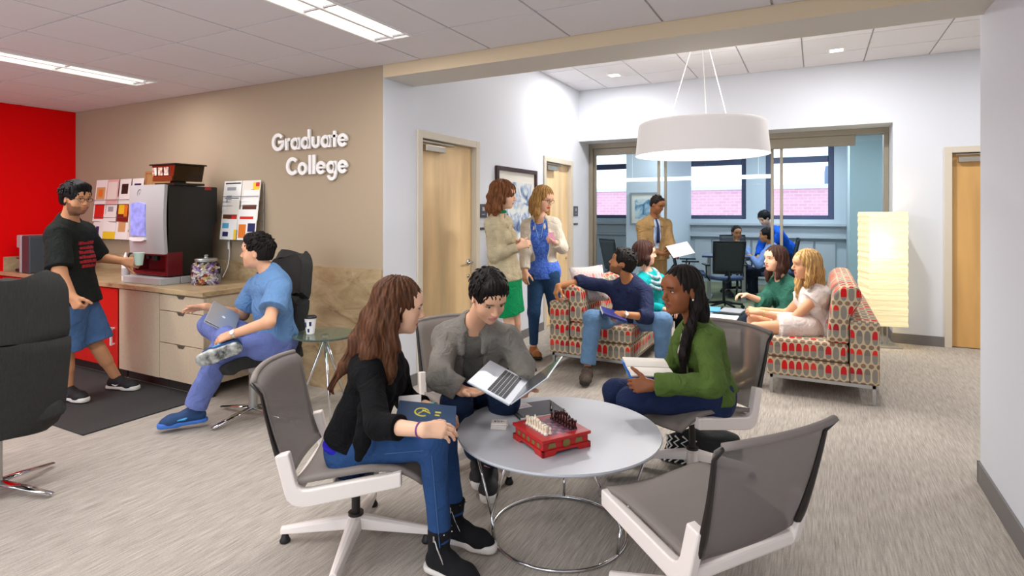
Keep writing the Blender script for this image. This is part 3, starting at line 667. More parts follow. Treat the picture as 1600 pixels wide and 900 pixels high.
# ---------------------------------------------------------------- glass side table
M_tglass = mat('table_glass', 'b9cfc4', .03, trans=.92, ior=1.2)
p = W(508, 520, 4.06); t = thing('side_table', 'small round glass side table on chrome legs by the granite panel', 'table', (p[0], p[1], 0))
MB().lathe([(.213, .605), (.220, .610), (.220, .615), (.213, .620), (.001, .620)], n=64).build('table_top', M_tglass, t)
mb = MB(); mb.lathe([(.03, .585), (.03, .600), (.018, .605)], n=20); mb.build('hub', M_chrome, t)
for k in range(3):
    a = 1.5+k*2.094; MB().tube([(0, 0, .59), (.10*math.cos(a), .10*math.sin(a), .33), (.23*math.cos(a), .23*math.sin(a), .008)], [.011, .010, .009], 10).build('leg', M_chrome, t, smooth=True)
# ---------------------------------------------------------------- pendant and paper lamp
M_shade = mat('shade_white', 'e6e3e2', .8, emit='fff6f0', estr=.10); M_shade_in = mat('shade_diffuser', 'ffffff', .6, emit='fffaf5', estr=2.2)
lc = LD(1.694, 5.15); t = thing('pendant_lamp', 'large white drum pendant lamp hanging over the lounge', 'lamp', (lc[0], lc[1], CEIL_B))
zb, zt = 1.985-CEIL_B, 2.275-CEIL_B
MB().lathe([(.577, zb), (.572, zb+.02), (.548, zt-.03), (.540, zt-.008), (.53, zt), (.51, zt-.004), (.50, zt-.02), (.545, zt-.03), (.564, zb+.02), (.570, zb)], n=96, caps=False).build('lamp_shade', M_shade, t, smooth=True)
MB().lathe([(.565, zb+.016), (.564, zb+.024)], n=96).build('diffuser', M_shade_in, t)
MB().lathe([(.06, -.03), (.06, -.001)], n=24).build('canopy', M_emw, t)
for k in range(3):
    a = TH+math.radians(20+120*k); MB().tube([(.015*math.cos(a), .015*math.sin(a), -.03), (.32*math.cos(a), .32*math.sin(a), zt-.02)], .004, 6).build('cord', M_emw, t)
mb = MB()
for k in range(3): a = TH+math.radians(20+120*k); mb.tube([(0, 0, zt-.05), (.32*math.cos(a), .32*math.sin(a), zt-.02), (.54*math.cos(a), .54*math.sin(a), zt-.02)], .006, 6)
mb.build('spider', M_emw, t)
pl = bpy.data.lights.new('pendant_light', 'POINT'); pl.energy = 34; pl.color = (1, .94, .86); pl.shadow_soft_size = .12; po = bpy.data.objects.new('pendant_light', pl); COL.objects.link(po); po.location = (lc[0], lc[1], 2.06)
area_light('pendant_down_light', (lc[0], lc[1], 1.98), .8, .8, 26, (1, .95, .90))
M_paper = mat('rice_paper', 'f2e6c0', .85, emit='ffe9a8', estr=.30, bump=.6, bscale=16, stretch=(.6, .6, 3.2), vary=.06, vscale=14)
b0 = LD(4.10, 6.36); t = thing('floor_lamp', 'tall square rice paper floor lamp glowing beside the back wall', 'lamp', b0, heading(.25, 1))
mb = MB(); n = 60; hw = .185; V = []; 
for i in range(n+1):
    z = .245+1.235*i/n; k = 1+.006*math.sin(i*2.3)+.008*math.sin(i*.9+1)
    V += [(sx*hw*k+.003*math.sin(i*1.7), sy*hw*k, z) for sx, sy in ((-1, -1), (0, -1.03), (1, -1), (1.03, 0), (1, 1), (0, 1.03), (-1, 1), (-1.03, 0))]
F = [(i*8+j, i*8+(j+1) % 8, (i+1)*8+(j+1) % 8, (i+1)*8+j) for i in range(n) for j in range(8)]; mb.add(V, F); mb.build('lamp_shade', M_paper, t)
MB().box((-.15, -.15, 0), (.15, .15, .018)).build('base', M_steel, t, bevel=.003); mb = MB()
for sx in (-.05, .05): mb.cyl((sx, 0, .018), (sx, 0, .30), .008)
mb.cyl((0, 0, .018), (0, 0, 1.40), .008); mb.build('pole', M_steel, t)
M_bulb = mat('bulb_glow', 'ffffff', .5, emit='fff2d0', estr=30)
for zz in (.75, 1.28): MB().sph((0, 0, zz), .035, 12).build('bulb', M_bulb, t, smooth=True)
fl = bpy.data.lights.new('floor_lamp_light', 'POINT'); fl.energy = 5; fl.color = (1, .85, .6); fl.shadow_soft_size = .2; fo = bpy.data.objects.new('floor_lamp_light', fl); COL.objects.link(fo); fo.location = (b0[0]-.05, b0[1]-.25, 1.1)
# ---------------------------------------------------------------- pictures and door plaques on the white wall
def onwall(u, v):   # point on door wall plane
    r = (u-800)/FPX; y = (-XW*CS-r*XW*SN*1.0)/1
    y = (r*(-XW*SN)-XW*CS)/(SN-r*CS); d = -XW*SN+y*CS; return y, EYE+(HOR-v)/FPX*d
def artwork(name, hue):
    m = bpy.data.materials.new(name); m.use_nodes = True; nt = m.node_tree; L = nt.links.new; b = nt.nodes['Principled BSDF']; b.inputs['Roughness'].default_value = .5
    tc_ = nt.nodes.new('ShaderNodeTexCoord'); n = nt.nodes.new('ShaderNodeTexNoise'); n.inputs['Scale'].default_value = 6; n.inputs['Detail'].default_value = 6; n.inputs['Distortion'].default_value = 1; L(tc_.outputs['Object'], n.inputs[0])
    r = nt.nodes.new('ShaderNodeValToRGB'); e = r.color_ramp.elements; e[0].position = .36; e[0].color = (*lin(hue[0]), 1); e[1].position = .56; e[1].color = (*lin(hue[2]), 1); k = e.new(.46); k.color = (*lin(hue[1]), 1)
    L(n.outputs[0], r.inputs[0]); L(r.outputs[0], b.inputs['Base Color']); return m
M_mat = mat('picture_mount', 'dcd9cf', .7)
ya, za = onwall(773, 249); yb2, _ = onwall(836, 262)
t = thing('framed_picture', 'dark framed blue abstract picture on white wall between the doors', 'picture', (XW, ya, 0)); w = yb2-ya; z1 = 1.975; z0 = 1.02
def hollow(mb, w, z0, z1, f, d, X):
    for (a, b, c, e) in ((0, f, z0, z1), (w-f, w, z0, z1), (f, w-f, z0, z0+f), (f, w-f, z1-f, z1)): X(mb, a, b, c, e, d)
X1 = lambda mb, a, b, c, e, d: mb.box((.003, a, c), (d, b, e))
mb = MB(); hollow(mb, w, z0, z1, .045, .035, X1); mb.build('frame', mat('dark_wood', '3a1f1a', .3), t, bevel=.004)
MB().box((.003, .045, z0+.045), (.012, w-.045, z1-.045)).build('mount', M_mat, t); MB().box((.012, .13, z0+.15), (.015, w-.12, z1-.16)).build('print', artwork('blue_print', ('3d4c7c', '9fb0c8', 'd8dcd9')), t)
for (u0, u1, v0, v1, lab) in ((748, 760, 322, 339, 'small dark room plaque beside the first maple door'), (899, 908, 327, 340, 'small dark room plaque beside the second maple door')):
    a, zt_ = onwall(u0, v0); b_, _ = onwall(u1, v1); 
    if b_ > YK-.02: a, b_ = YK-.22, YK-.06
    t = thing('room_plaque', lab, 'sign', (XW, a, 0)); ln = min(b_-a, .16)
    MB().box((.002, 0, 1.42), (.010, ln, 1.56)).build('plate', mat('plaque_grey', '4c4a52', .4), t, bevel=.002); MB().box((.002, 0, 1.295), (.008, ln, 1.32)).build('name_strip', mat('plaque_grey', '4c4a52', .4), t)
    MB().box((.010, ln*.35, 1.49), (.0115, ln*.65, 1.53)).box((.010, ln*.3, 1.45), (.0115, ln*.7, 1.458)).build('symbol', mat('plaque_mark', 'a9a8ae', .4), t)
pa, pb = W(984, 300, 11.0), W(1027, 351, 11.0); t = thing('framed_picture', 'white framed seascape print on conference room wall', 'picture', (-2.93, 9.998, 0)); X2 = lambda mb, a, b, c, e, d: mb.box((a, -d, c), (b, -.002, e))
mb = MB(); hollow(mb, .50, 1.25, 1.82, .03, .025, X2); mb.build('frame', mat('grey_frame', '8a9096', .4), t); MB().box((.03, -.010, 1.28), (.47, -.002, 1.79)).build('mount', M_mat, t); MB().box((.09, -.013, 1.36), (.41, -.010, 1.70)).build('print', artwork('sea_print', ('46708c', '88a8bd', 'c3d0cf')), t)
# ---------------------------------------------------------------- pantry counter
M_lam = mat('taupe_laminate', 'bfae95', .5, vary=.05, vscale=40); M_redlam = mat('red_laminate', 'c4201a', .35); M_kick = mat('dark_kick', '2b2622', .6); M_gap = mat('cabinet_shadow_gap', '4e4438', .7)
M_counter = M_gran
CT = .85; CY0 = 2.845
t = thing('countertop', 'long granite countertop carrying the coffee machine and candy jar', 'countertop', (0, 0, 0))
t.location = (-5.95, 3.1, 0)
MB().box((XL+5.95+.002, CY0-3.1-.02, CT-.04), (-4.235+5.95, YB-.024-3.1, CT)).build('slab', M_counter, t, bevel=.004)
def cabinet(label, x0, x1, m, fronts, pull='cutout'):
    t = thing('base_cabinet', label, 'cabinet', (x0, CY0, 0), 0, 'base cabinets under the granite counter')
    w = x1-x0; b = MB(); b.box((.001, .022, .10), (w-.001, YB-.03-CY0, CT-.042)); b.build('body', m, t)
    MB().box((.001, .08, 0), (w-.001, .10, .10)).build('toe_kick', M_kick, t)
    for (kind, z0, z1, fx0, fx1) in fronts:
        d = MB().box((fx0+.002, 0, z0+.003), (fx1-.002, .02, z1-.003)).build(kind, m, t, bevel=.0015)
        if pull == 'cutout': 
            c = (fx0+fx1)/2; MB().prism([(c-.055, z1-.003), (c+.055, z1-.003), (c+.03, z1-.028), (c-.03, z1-.028)], lambda x, z, k: (x, -.0015+k*.003, z)).build('finger_pull', M_gap, d)
        else: mb = MB(); cx = fx1-.06; mb.box((cx, -.035, .30), (cx+.014, -.021, .46)); mb.box((cx, -.022, .305), (cx+.014, 0, .318)); mb.box((cx, -.022, .442), (cx+.014, 0, .455)); mb.build('handle', M_emw, d)
    return t
c1 = cabinet('taupe cabinet with a drawer stack at the free end of counter', -4.83, -4.25, M_lam, [('drawer', .10, .40, 0, .58), ('drawer', .40, .665, 0, .58), ('drawer', .665, .80, 0, .58)])
cabinet('plain taupe panel cabinet between the red doors and the drawers', -5.43, -4.832, M_lam, [('door', .10, .80, 0, .598)], 'none2') if False else None
t = thing('base_cabinet', 'plain taupe cabinet between the red cabinets and the drawer stack', 'cabinet', (-5.43, CY0, 0), 0, 'base cabinets under the granite counter')
MB().box((.001, .022, .10), (.597, .66, CT-.042)).build('body', M_lam, t); MB().box((.002, 0, .10), (.596, .02, .802)).build('door', M_lam, t, bevel=.0015); MB().box((.001, .08, 0), (.597, .10, .10)).build('toe_kick', M_kick, t)
for i, (a, b_) in enumerate(((-7.63, -7.08), (-7.08, -6.53), (-6.53, -5.98), (-5.98, -5.45))):
    cabinet(['red cabinet door in the corner by the red wall', 'red cabinet door second from the corner', 'red cabinet door behind the standing man', 'red cabinet door next to the taupe cabinets'][i], a, b_, M_redlam, [('door', .10, .80, .0, b_-a)], 'bar')
tag(MB().box((-7.3, 2.02, .0005), (-4.28, 2.90, .009)).build('floor_mat', mat('charcoal_mat', '3a3a39', .95, bump=.6, bscale=300, vary=.12, vscale=90)), 'charcoal floor mat in front of the pantry counter', 'mat')
# ---------------------------------------------------------------- coffee machine
M_silver = mat('machine_silver', 'b2b3b4', .5, .15); M_mblack = mat('machine_black', '14120d', .45); M_mred = mat('machine_maroon', '5c0c12', .4)
mx0, mx1, my0, my1 = -5.456, -4.94, 2.955, 3.44
t = thing('coffee_machine', 'tall black and silver coffee machine on granite counter', 'coffee machine', ((mx0+mx1)/2, (my0+my1)/2, CT)); ox, oy = (mx0+mx1)/2, (my0+my1)/2
Y0 = my0-oy; Y1 = my1-oy; X0 = mx0-ox; X1 = mx1-ox; HM = 1.715-CT
mb = MB(); mb.prism([(Y0+.03, .07), (Y1-.04, .07), (Y1-.04, HM-.38), (Y1, HM-.32), (Y1, HM-.01), (Y0+.03, HM-.004)], lambda y, z, k: (X1-.012+k*.012, y, z)); mb.build('side_panel', M_mblack, t); mb = MB(); mb.prism([(Y0+.03, .07), (Y1-.04, .07), (Y1-.04, HM-.38), (Y1, HM-.32), (Y1, HM-.01), (Y0+.03, HM-.004)], lambda y, z, k: (X0+k*.012, y, z))
mb.build('side_panel', M_mblack, t)
MB().box((X0+.012, Y0+.16, .07), (X1-.012, Y1-.045, HM-.02)).box((X0+.012, Y0+.03, HM-.03), (X1-.012, Y1, HM-.006)).box((X0+.012, Y0+.03, .28), (X1-.012, Y0+.17, HM-.02)).build('body', M_mblack, t)
def ff(a, b):
    x = X0+(X1-X0)*a; z = .265+(HM-.265)*b; return (x, Y0+.012-.020*math.sin(math.pi*min(1, max(0, a*1.0)))-.012*math.sin(math.pi*b), z)
o = MB().sheet(ff, 13, 13, .03).build('front_panel', M_silver, t, smooth=False)
M_scr = mat('machine_screen', '7f86c8', .3, emit='8f9ae6', estr=.3, vary=.35, vscale=18)
MB().prism(arc(0, .255, .34, 70, 110, 8)[::1]+[(-.115, .30), (.115, .30)], lambda x, z, k: (x*.95-.075, Y0-.040+k*.012, z+.12)).build('display', M_scr, t)
MB().prism([(-.115, .405), (.115, .405), (.12, .385), (.07, .372), (-.07, .372), (-.12, .385)], lambda x, z, k: (x*.95-.075, Y0-.050+k*.02, z)).build('display_sill', M_emw, t)
mb = MB(); mb.tube([(-.07+.035*math.cos(a), Y0-.022, HM-.075+.035*math.sin(a)) for a in np.linspace(0, 2*math.pi, 24, endpoint=False)], .004, 6, closed=True); mb.tube([(-.085, Y0-.022, HM-.09), (-.07, Y0-.024, HM-.07), (-.06, Y0-.022, HM-.058)], .004, 6); mb.build('round_emblem', mat('emblem_green', '3c4d40', .4), t)
MB().box((X0+.012, Y0+.02, .245), (X1-.012, Y0+.16, .28)).box((X0+.012, Y0+.02, .07), (X1-.012, Y0+.16, .105)).box((X0+.0, Y0+.02, .07), (X0+.03, Y0+.16, .28)).box((X1-.03, Y0+.02, .07), (X1+.001, Y0+.16, .28)).box((X0+.03, Y0+.14, .1), (X1-.03, Y0+.155, .25)).build('dispensing_bay', M_mred, t, bevel=.006)
MB().cyl((.03, Y0+.06, .20), (.03, Y0+.06, .26), .03).cyl((-.1, Y0+.07, .21), (-.1, Y0+.07, .26), .018).build('nozzle', M_dark, t)
MB().box((X0-.03, Y0-.05, .0), (X1+.012, Y0+.13, .062)).box((X0+.0, Y0+.135, .0), (X1+.012, Y1-.03, .062)).build('drip_tray', M_silver, t, bevel=.006)
MB().prism([(Y0+.16, HM-.045), (Y0+.23, HM-.045), (Y0+.22, HM-.015), (Y0+.17, HM-.015)], lambda y, z, k: (X1+.0003+k*.001, y+.2, z+.01)).build('side_badge', mat('badge_red', '9a2323', .4), t)
# bean hopper
M_hop = mat('smoked_acrylic', '3c2a14', .12, trans=.35, ior=1.2); 
h = thing('bean_hopper', 'brown smoked bean hopper sitting on the coffee machine', 'hopper', (-5.02+.0, 3.13, 1.713))
MB().box((-.16, -.12, .0), (.12, .16, .02)).box((-.05, -.05, .0), (.02, .05, .035)).build('base', M_mblack, h)
mb = MB(); mb.prism([(-.14, .03), (.14, .03), (.175, .17), (-.17, .17)], lambda x, z, k: (x-.02, -.13+k*.27*1, z+.005)); o = mb.build('bin', M_hop, h, bevel=.006)
MB().box((-.205, -.145, .175), (.165, .155, .187)).build('lid', M_mblack, h, bevel=.003)
for k in range(3): mb = MB(); mb.box((-.165+k*.085, -.138, .085), (-.105+k*.085, -.1325, .155)); mb.build('bean_card', mat('bean_card', 'e8ddd0', .5, vary=.4, vscale=30, col2='8a3a22'), h)
mb = MB().box((-.165, -.136, .035), (.115, -.131, .075)).build('front_band', mat('amber_band', '6b2d10', .4), h)
# ---------------------------------------------------------------- small things on the counter
M_jar = mat('jar_glass', 'eef4f2', .02, trans=1, ior=1.12)
jc = np.array([-4.70, 3.17, CT]); t = thing('candy_jar', 'round glass jar with metal lid full of wrapped candy', 'jar', jc); jr = .118
MB().lathe([(jr-.012, .001), (jr, .02), (jr, .15), (jr-.012, .18), (jr-.035, .195), (jr-.035, .205)], n=40, caps=False).build('jar', M_jar, t, smooth=True)
MB().lathe([(jr-.03, .20), (jr-.028, .218), (jr-.034, .224), (.02, .228), (.012, .236), (.018, .25), (.008, .258), (.001, .259)], n=32).build('lid', M_steel, t, smooth=False)
cc = ['f2eee6', '8a5f9c', 'c05a4c', 'd8bc7a', 'efe6dc', '6b4a3a', 'cdbfd6', 'e2d8ce']
cm = [mat('wrapper_%d' % i, c, .35, vary=.35, vscale=60) for i, c in enumerate(cc)]
def candy(m):
    mb = MB(); mb.lathe([(.012, -.034), (.004, -.021), (.0105, -.018), (.0115, 0), (.0105, .018), (.004, .021), (.012, .034)], n=8); o = mb.build('wrapped_candy', m, None); return o
protos = [candy(m) for m in cm]; nc = 0
for lay in range(7):
    z = .016+lay*.024; R_ = [jr-.030]*6+[jr-.045]
    for ring_n, rr in ((17, jr-.034), (10, jr-.064), (4, .026)):
        for j in range(ring_n):
            if lay == 6 and ring_n == 17 and j % 3 == 0: continue
            if ring_n != 17 and lay < 5: continue
            a = 2*math.pi*(j+random.random()*.4)/ring_n+lay*.3
            if ring_n == 17 and math.sin(a) > .55: continue
            o = protos[nc % 8] if nc < 8 else protos[random.randrange(8)].copy()
            if nc >= 8: COL.objects.link(o)
            r2 = min(rr, R_[lay]); o.location = (jc[0]+r2*math.cos(a), jc[1]+r2*math.sin(a), CT+z); o.rotation_euler = (random.uniform(.5, 2.6), random.uniform(-.3, .3), a+random.uniform(-.4, .4)); tag(o, 'small twist wrapped candy inside the round glass jar', 'candy', 'wrapped candies in the glass jar'); nc += 1
_z = CT
t = thing('coffee_brewer', 'dark pod brewer with silver column by the red wall', 'coffee brewer', (-7.22, 3.02, CT), -.1)
MB().box((-.02, -.16, 0), (.19, .2, .385)).build('body', mat('brewer_slate', '3a4046', .4), t, bevel=.012); MB().box((-.07, -.165, 0), (-.02, .02, .385)).build('column', M_silver, t, bevel=.006)
MB().box((-.24, -.14, .25), (-.07, .15, .385)).build('brew_head', M_silver, t, bevel=.012); MB().box((-.24, -.15, 0), (-.07, .12, .03)).build('drip_tray', M_dark, t, bevel=.006); MB().box((-.23, .0, .03), (-.07, .14, .25)).build('back_panel', M_dark, t)
MB().box((-.235, -.143, .135), (-.08, -.0, .148)).build('cup_shelf', M_mred, t)
p = np.array([-5.56, 2.97, CT]); t = thing('pump_bottle', 'white squeeze bottle left of the coffee machine', 'bottle', p); MB().lathe([(.03, 0), (.033, .01), (.033, .17), (.028, .19), (.012, .235), (.006, .26), (.001, .262)], n=24).build('bottle', mat('bottle_white', 'e6e0dc', .4), t, smooth=True)
MB().lathe([(.0345, .05), (.0345, .12)], n=24, caps=False).build('paper_label', mat('label_grey', 'b8aeb0', .6), t, smooth=True)
t = thing('faucet', 'black gooseneck faucet at the back of the counter', 'faucet', (-6.02, 3.36, CT)); MB().tube(smooth_path([(0, 0, 0), (0, 0, .16), (0, -.03, .22), (.0, -.10, .22), (0, -.13, .17)], 6), .010, 10).build('spout', M_dark, t, smooth=True); MB().cyl((0, 0, 0), (0, 0, .02), .028).build('base', M_dark, t)
# cable of the machine
tag(MB().tube(smooth_path([(-4.90, 3.47, .87), (-4.86, 3.50, 1.0), (-4.87, 3.515, 1.2), (-4.90, 3.5, 1.35)], 6), .005, 6).cyl((-4.87, 3.512, 1.13), (-4.87, 3.512, 1.20), .011).build('power_cord', M_emw), 'white cord hanging behind the coffee machine', 'cord')
# ---------------------------------------------------------------- brochure racks
M_wire = mat('rack_wire', '8a8a8a', .4, .7)
def paper(name, w, h, mats, label, group, loc, tilt, rz=0, cat='brochure'):
    mb = MB(); mb.box((-w/2, -.002, 0), (w/2, .002, h)); o_ = [('b', mats[0])]; ms = [mats[0]]
    y = -.0026
    for i, (x0, z0, x1, z1, m) in enumerate(mats[1]):
        ms.append(m); mb.mi = len(ms)-1; mb.box((-w/2+x0*w, y-.0002*i, z0*h), (-w/2+x1*w, -.0015, z1*h))
    o = mb.build(name, ms); o.location = loc; o.rotation_euler = (tilt, 0, rz); return tag(o, label, cat, group)
PM = {k: mat('print_'+k, v, .5) for k, v in dict(white='efebe6', cream='e6ddd2', red='d2281e', darkred='7c1c16', yellow='ecc52e', orange='e07a2a', blue='2f5fa8', sky='5aa9cf', navy='262a5c', black='26211f', grey='9fa0a6', brown='5c2f20', pink='e3b2ac', tan='cfa06a').items()}
def rack(label, x0, z0, w, nrow, ncol, lay, group, st=.115, ph=.20):
    t = thing('brochure_rack', label, 'rack', (x0, YB-.01, z0)); mb = MB(); 
    H = nrow*st+.09
    for i in range(ncol+1): mb.cyl((i*w/ncol, 0, 0), (i*w/ncol, 0, H), .0035, n=6)
    for j in range(nrow): z = .02+j*st; mb.cyl((0, -.05, z), (w, -.05, z), .003, n=6); mb.cyl((0, 0, z), (0, -.05, z), .003, n=6); mb.cyl((w, 0, z), (w, -.05, z), .003, n=6); mb.cyl((0, -.055, z+.05), (w, -.055, z+.05), .003, n=6)
    mb.build('wire_frame', M_wire, t)
    k = 0
    for j in range(nrow):
        for i in range(ncol):
            base, pats, lab = lay[k]; k += 1
            ww = w/ncol*.95; paper('brochure', ww, ph, (base, pats), lab, group, (x0+(i+.5)*w/ncol+random.uniform(-.008, .008), YB-.052-(nrow-1-j)*.013, z0+.025+j*st), -.10+.0, random.uniform(-.05, .05))
P_ = PM
layA = [(P_['white'], [(.1, .55, .5, .8, P_['sky']), (.15, .15, .5, .38, P_['navy']), (.85, 0, 1, .5, P_['yellow'])], 'white leaflet with blue photos, bottom row of right rack'),
        (P_['white'], [(.05, .1, .45, .75, P_['orange']), (.55, .4, .95, .8, P_['navy']), (.55, .12, .95, .34, P_['blue'])], 'leaflet with orange and navy panels, bottom row of right rack'),
        (P_['cream'], [(.08, .35, .92, .75, P_['brown']), (.6, .4, .9, .7, P_['red']), (.1, .42, .35, .55, P_['yellow'])], 'leaflet with dark food photo in right hand rack'),
        (P_['white'], [(.1, .35, .85, .66, P_['red'])], 'leaflet with bright red block in right hand rack'),
        (P_['cream'], [(.1, .3, .9, .36, P_['pink'])], 'pale cream leaflet in right hand rack'),
        (P_['white'], [(.1, .35, .9, .75, P_['brown'])], 'leaflet with brown arch photo in right hand rack'),
        (P_['white'], [(.12, .6, .9, .64, P_['black']), (.2, .4, .5, .75, P_['grey'])], 'white leaflet with grey sketch, upper row of right rack'),
        (P_['white'], [(.15, .45, .8, .52, P_['grey'])], 'white leaflet with one grey line, upper row of right rack'),
        (P_['white'], [(.08, .85, .95, .92, P_['black']), (.2, .5, .7, .7, P_['grey'])], 'white leaflet with black top bar, top of right rack'),
        (P_['cream'], [(.6, .5, .95, .9, P_['yellow']), (.75, .7, .95, .9, P_['red']), (.5, .35, .7, .55, P_['black'])], 'leaflet with yellow corner, top of right rack')]
rack('wall rack of brochures right of the coffee machine', -4.91, 1.20, .50, 5, 2, layA, 'brochures in the right rack', .088, .19)
layB = [(P_['white'], [(.3, .2, .6, .5, P_['navy'])], 'white leaflet with small navy mark, low in left rack'), (P_['white'], [(0, 0, 1, .3, P_['yellow'])], 'leaflet with yellow lower edge, low in left rack'), (P_['white'], [(.2, .3, .8, .7, P_['tan'])], 'leaflet with tan centre beside the machine'),
        (P_['cream'], [(.05, .3, .9, .4, P_['grey'])], 'cream letter sheet in left rack'), (P_['white'], [(.1, .1, .9, .95, P_['red'])], 'bright red leaflet with white border in left rack'), (P_['white'], [(.2, .4, .7, .6, P_['grey'])], 'white speckled leaflet beside the machine'),
        (P_['darkred'], [(.1, .3, .6, .7, P_['yellow']), (.6, .2, .9, .8, P_['orange'])], 'dark red and yellow food leaflet in left rack'), (P_['white'], [(.1, .55, .9, .62, P_['blue']), (.1, .3, .9, .4, P_['red'])], 'white leaflet with blue and red bars'), (P_['white'], [(.1, .2, .9, .7, P_['tan']), (.3, .3, .7, .6, P_['orange'])], 'leaflet with orange flower motif beside the machine'),
        (P_['pink'], [(.1, .2, .9, .9, P_['cream'])], 'blank pinkish leaflet, top of left rack'), (P_['white'], [(.2, .4, .8, .8, P_['black'])], 'leaflet with black and white photo, top of left rack'), (P_['white'], [(.2, .3, .8, .8, P_['navy'])], 'leaflet with striped navy mark, top of left rack')]
rack('wall rack of brochures left of the coffee machine', -7.15, 1.16, .93, 3, 4, layB, 'brochures in the left rack', .19, .27)
t = thing('cork_board', 'wood framed cork board on the wall behind the coffee machine', 'board', (-6.20, YB-.004, 1.22)); MB().box((0, -.012, 0), (.62, 0, .66)).build('cork', mat('cork', 'b08250', .9, vary=.15, vscale=60), t)
mb = MB(); [mb.box(a, b) for a, b in (((-.02, -.02, -.02), (0, 0, .68)), ((.62, -.02, -.02), (.64, 0, .68)), ((0, -.02, .66), (.62, 0, .68)), ((0, -.02, -.02), (.62, 0, 0)))]; mb.build('frame', mat('board_frame', 'b37a4a', .5), t)
# ---------------------------------------------------------------- things on the low table
tz = .475
def P3(u, v, z=.475): d = (EYE-z)*FPX/(v-HOR); return W(u, v, d)
# chess box: corners from the photo on the table plane
q = [P3(797, 690, .49), P3(851, 712, .478), P3(924, 694, .478)]
ctr = P3(861, 690, .478); ex = nrm((q[2]-q[1])*(1, 1, 0)); ey = np.array([-ex[1], ex[0], 0]); ang = math.atan2(ex[1], ex[0])
M_cred = mat('chess_red_lacquer', 'b01d1e', .35, vary=.12, vscale=30); M_cgold = mat('chess_gold_paint', '7a6a3c', .5); 
t = thing('chess_box', 'red lacquered chess box with brass clasp on the round table', 'chess set', (ctr[0], ctr[1], tz), ang); S = .120
MB().box((-S+.006, -S+.006, .016), (S-.006, S-.006, .056)).build('body', M_cred, t, bevel=.002)
mb = MB(); mb.box((-S-.004, -S-.004, .056), (S+.004, S+.004, .070)); mb.build('lid', M_cred, t, bevel=.003)
mb = MB()
for r_ in range(4):
    R = rotz(r_*math.pi/2); mb.add((np.array([(-S-.002, -S-.002, 0), (-S+.055, -S-.002, 0), (-S+.07, -S-.002, .014), (S-.07, -S-.002, .014), (S-.055, -S-.002, 0), (S+.002, -S-.002, 0), (S+.002, -S-.002, .024), (-S-.002, -S-.002, .024)]+[(x, y+.012, z) for x, y, z in [(-S-.002, -S-.002, 0), (-S+.055, -S-.002, 0), (-S+.07, -S-.002, .014), (S-.07, -S-.002, .014), (S-.055, -S-.002, 0), (S+.002, -S-.002, 0), (S+.002, -S-.002, .024), (-S-.002, -S-.002, .024)]])@R.T), [(0, 1, 2, 3, 4, 5, 6, 7)[::1], (15, 14, 13, 12, 11, 10, 9, 8)]+[(i, i+8, (i+1) % 8+8, (i+1) % 8) for i in range(8)])
mb.build('plinth', M_cred, t)
mb = MB(); 
for i in range(8):
    for j in range(8):
        if (i+j) % 2 == 0: mb.box((-.085+i*.02125, -.085+j*.02125, .070), (-.085+(i+1)*.02125, -.085+(j+1)*.02125, .0712))
mb.build('board', mat('board_dark', '5c4a56', .4), t); MB().box((-.089, -.089, .0695), (.089, .089, .0705)).build('board_field', mat('board_rose', 'a8627c', .4), t)
mb = MB(); mb.lathe([(.001, 0), (.016, 0), (.019, .002), (.001, .003)], n=24, R=rotx(math.pi/2)); o = mb.build('clasp', mat('aged_brass', '8f7d48', .4, .7), t); o.location = (0, -S+.004, .040)
mb = MB()
for sx in (-.07, .065): mb.prism([(sx-.02, .03), (sx+.02, .03), (sx+.014, .05), (sx-.014, .05)], lambda x, z, k: (x, -S+.0055-k*.002, z))
for k2 in range(5): mb.box((-S+.0045, -.09+k2*.04, .028), (-S+.006, -.07+k2*.04, .046))
mb.build('painted_panels', M_cgold, t)
M_ivory = mat('chess_ivory', 'e9dcc4', .45); M_cdk = mat('chess_dark', '3c1210', .4)
KP = dict(pawn=[(.0062, 0), (.0062, .003), (.003, .006), (.0028, .012), (.0045, .014), (.0038, .018), (.001, .021)], rook=[(.0072, 0), (.007, .004), (.0042, .007), (.004, .018), (.0058, .020), (.0058, .025), (.001, .025)],
    bishop=[(.007, 0), (.007, .004), (.0035, .007), (.003, .018), (.005, .021), (.0046, .026), (.002, .030), (.001, .032)], queen=[(.0075, 0), (.0075, .004), (.004, .008), (.0032, .022), (.0056, .026), (.006, .031), (.002, .033), (.001, .036)],
    king=[(.0078, 0), (.0078, .004), (.0042, .008), (.0036, .024), (.006, .028), (.0058, .033), (.0015, .035), (.0015, .042), (.0005, .043)], knight=[(.0072, 0), (.007, .004), (.0045, .007), (.004, .012), (.0055, .018), (.005, .025), (.001, .027)])
def piece(kind, m):
    mb = MB(); mb.lathe(KP[kind], n=12)
    if kind == 'knight': mb.box((-.003, -.011, .018), (.003, 0, .025))
    if kind == 'king': mb.box((-.004, -.001, .037), (.004, .001, .039))
    return mb.build('chess_'+kind, m, None, smooth=kind == 'pawn')
order = ['rook', 'knight', 'bishop', 'queen', 'king', 'bishop', 'knight', 'rook']
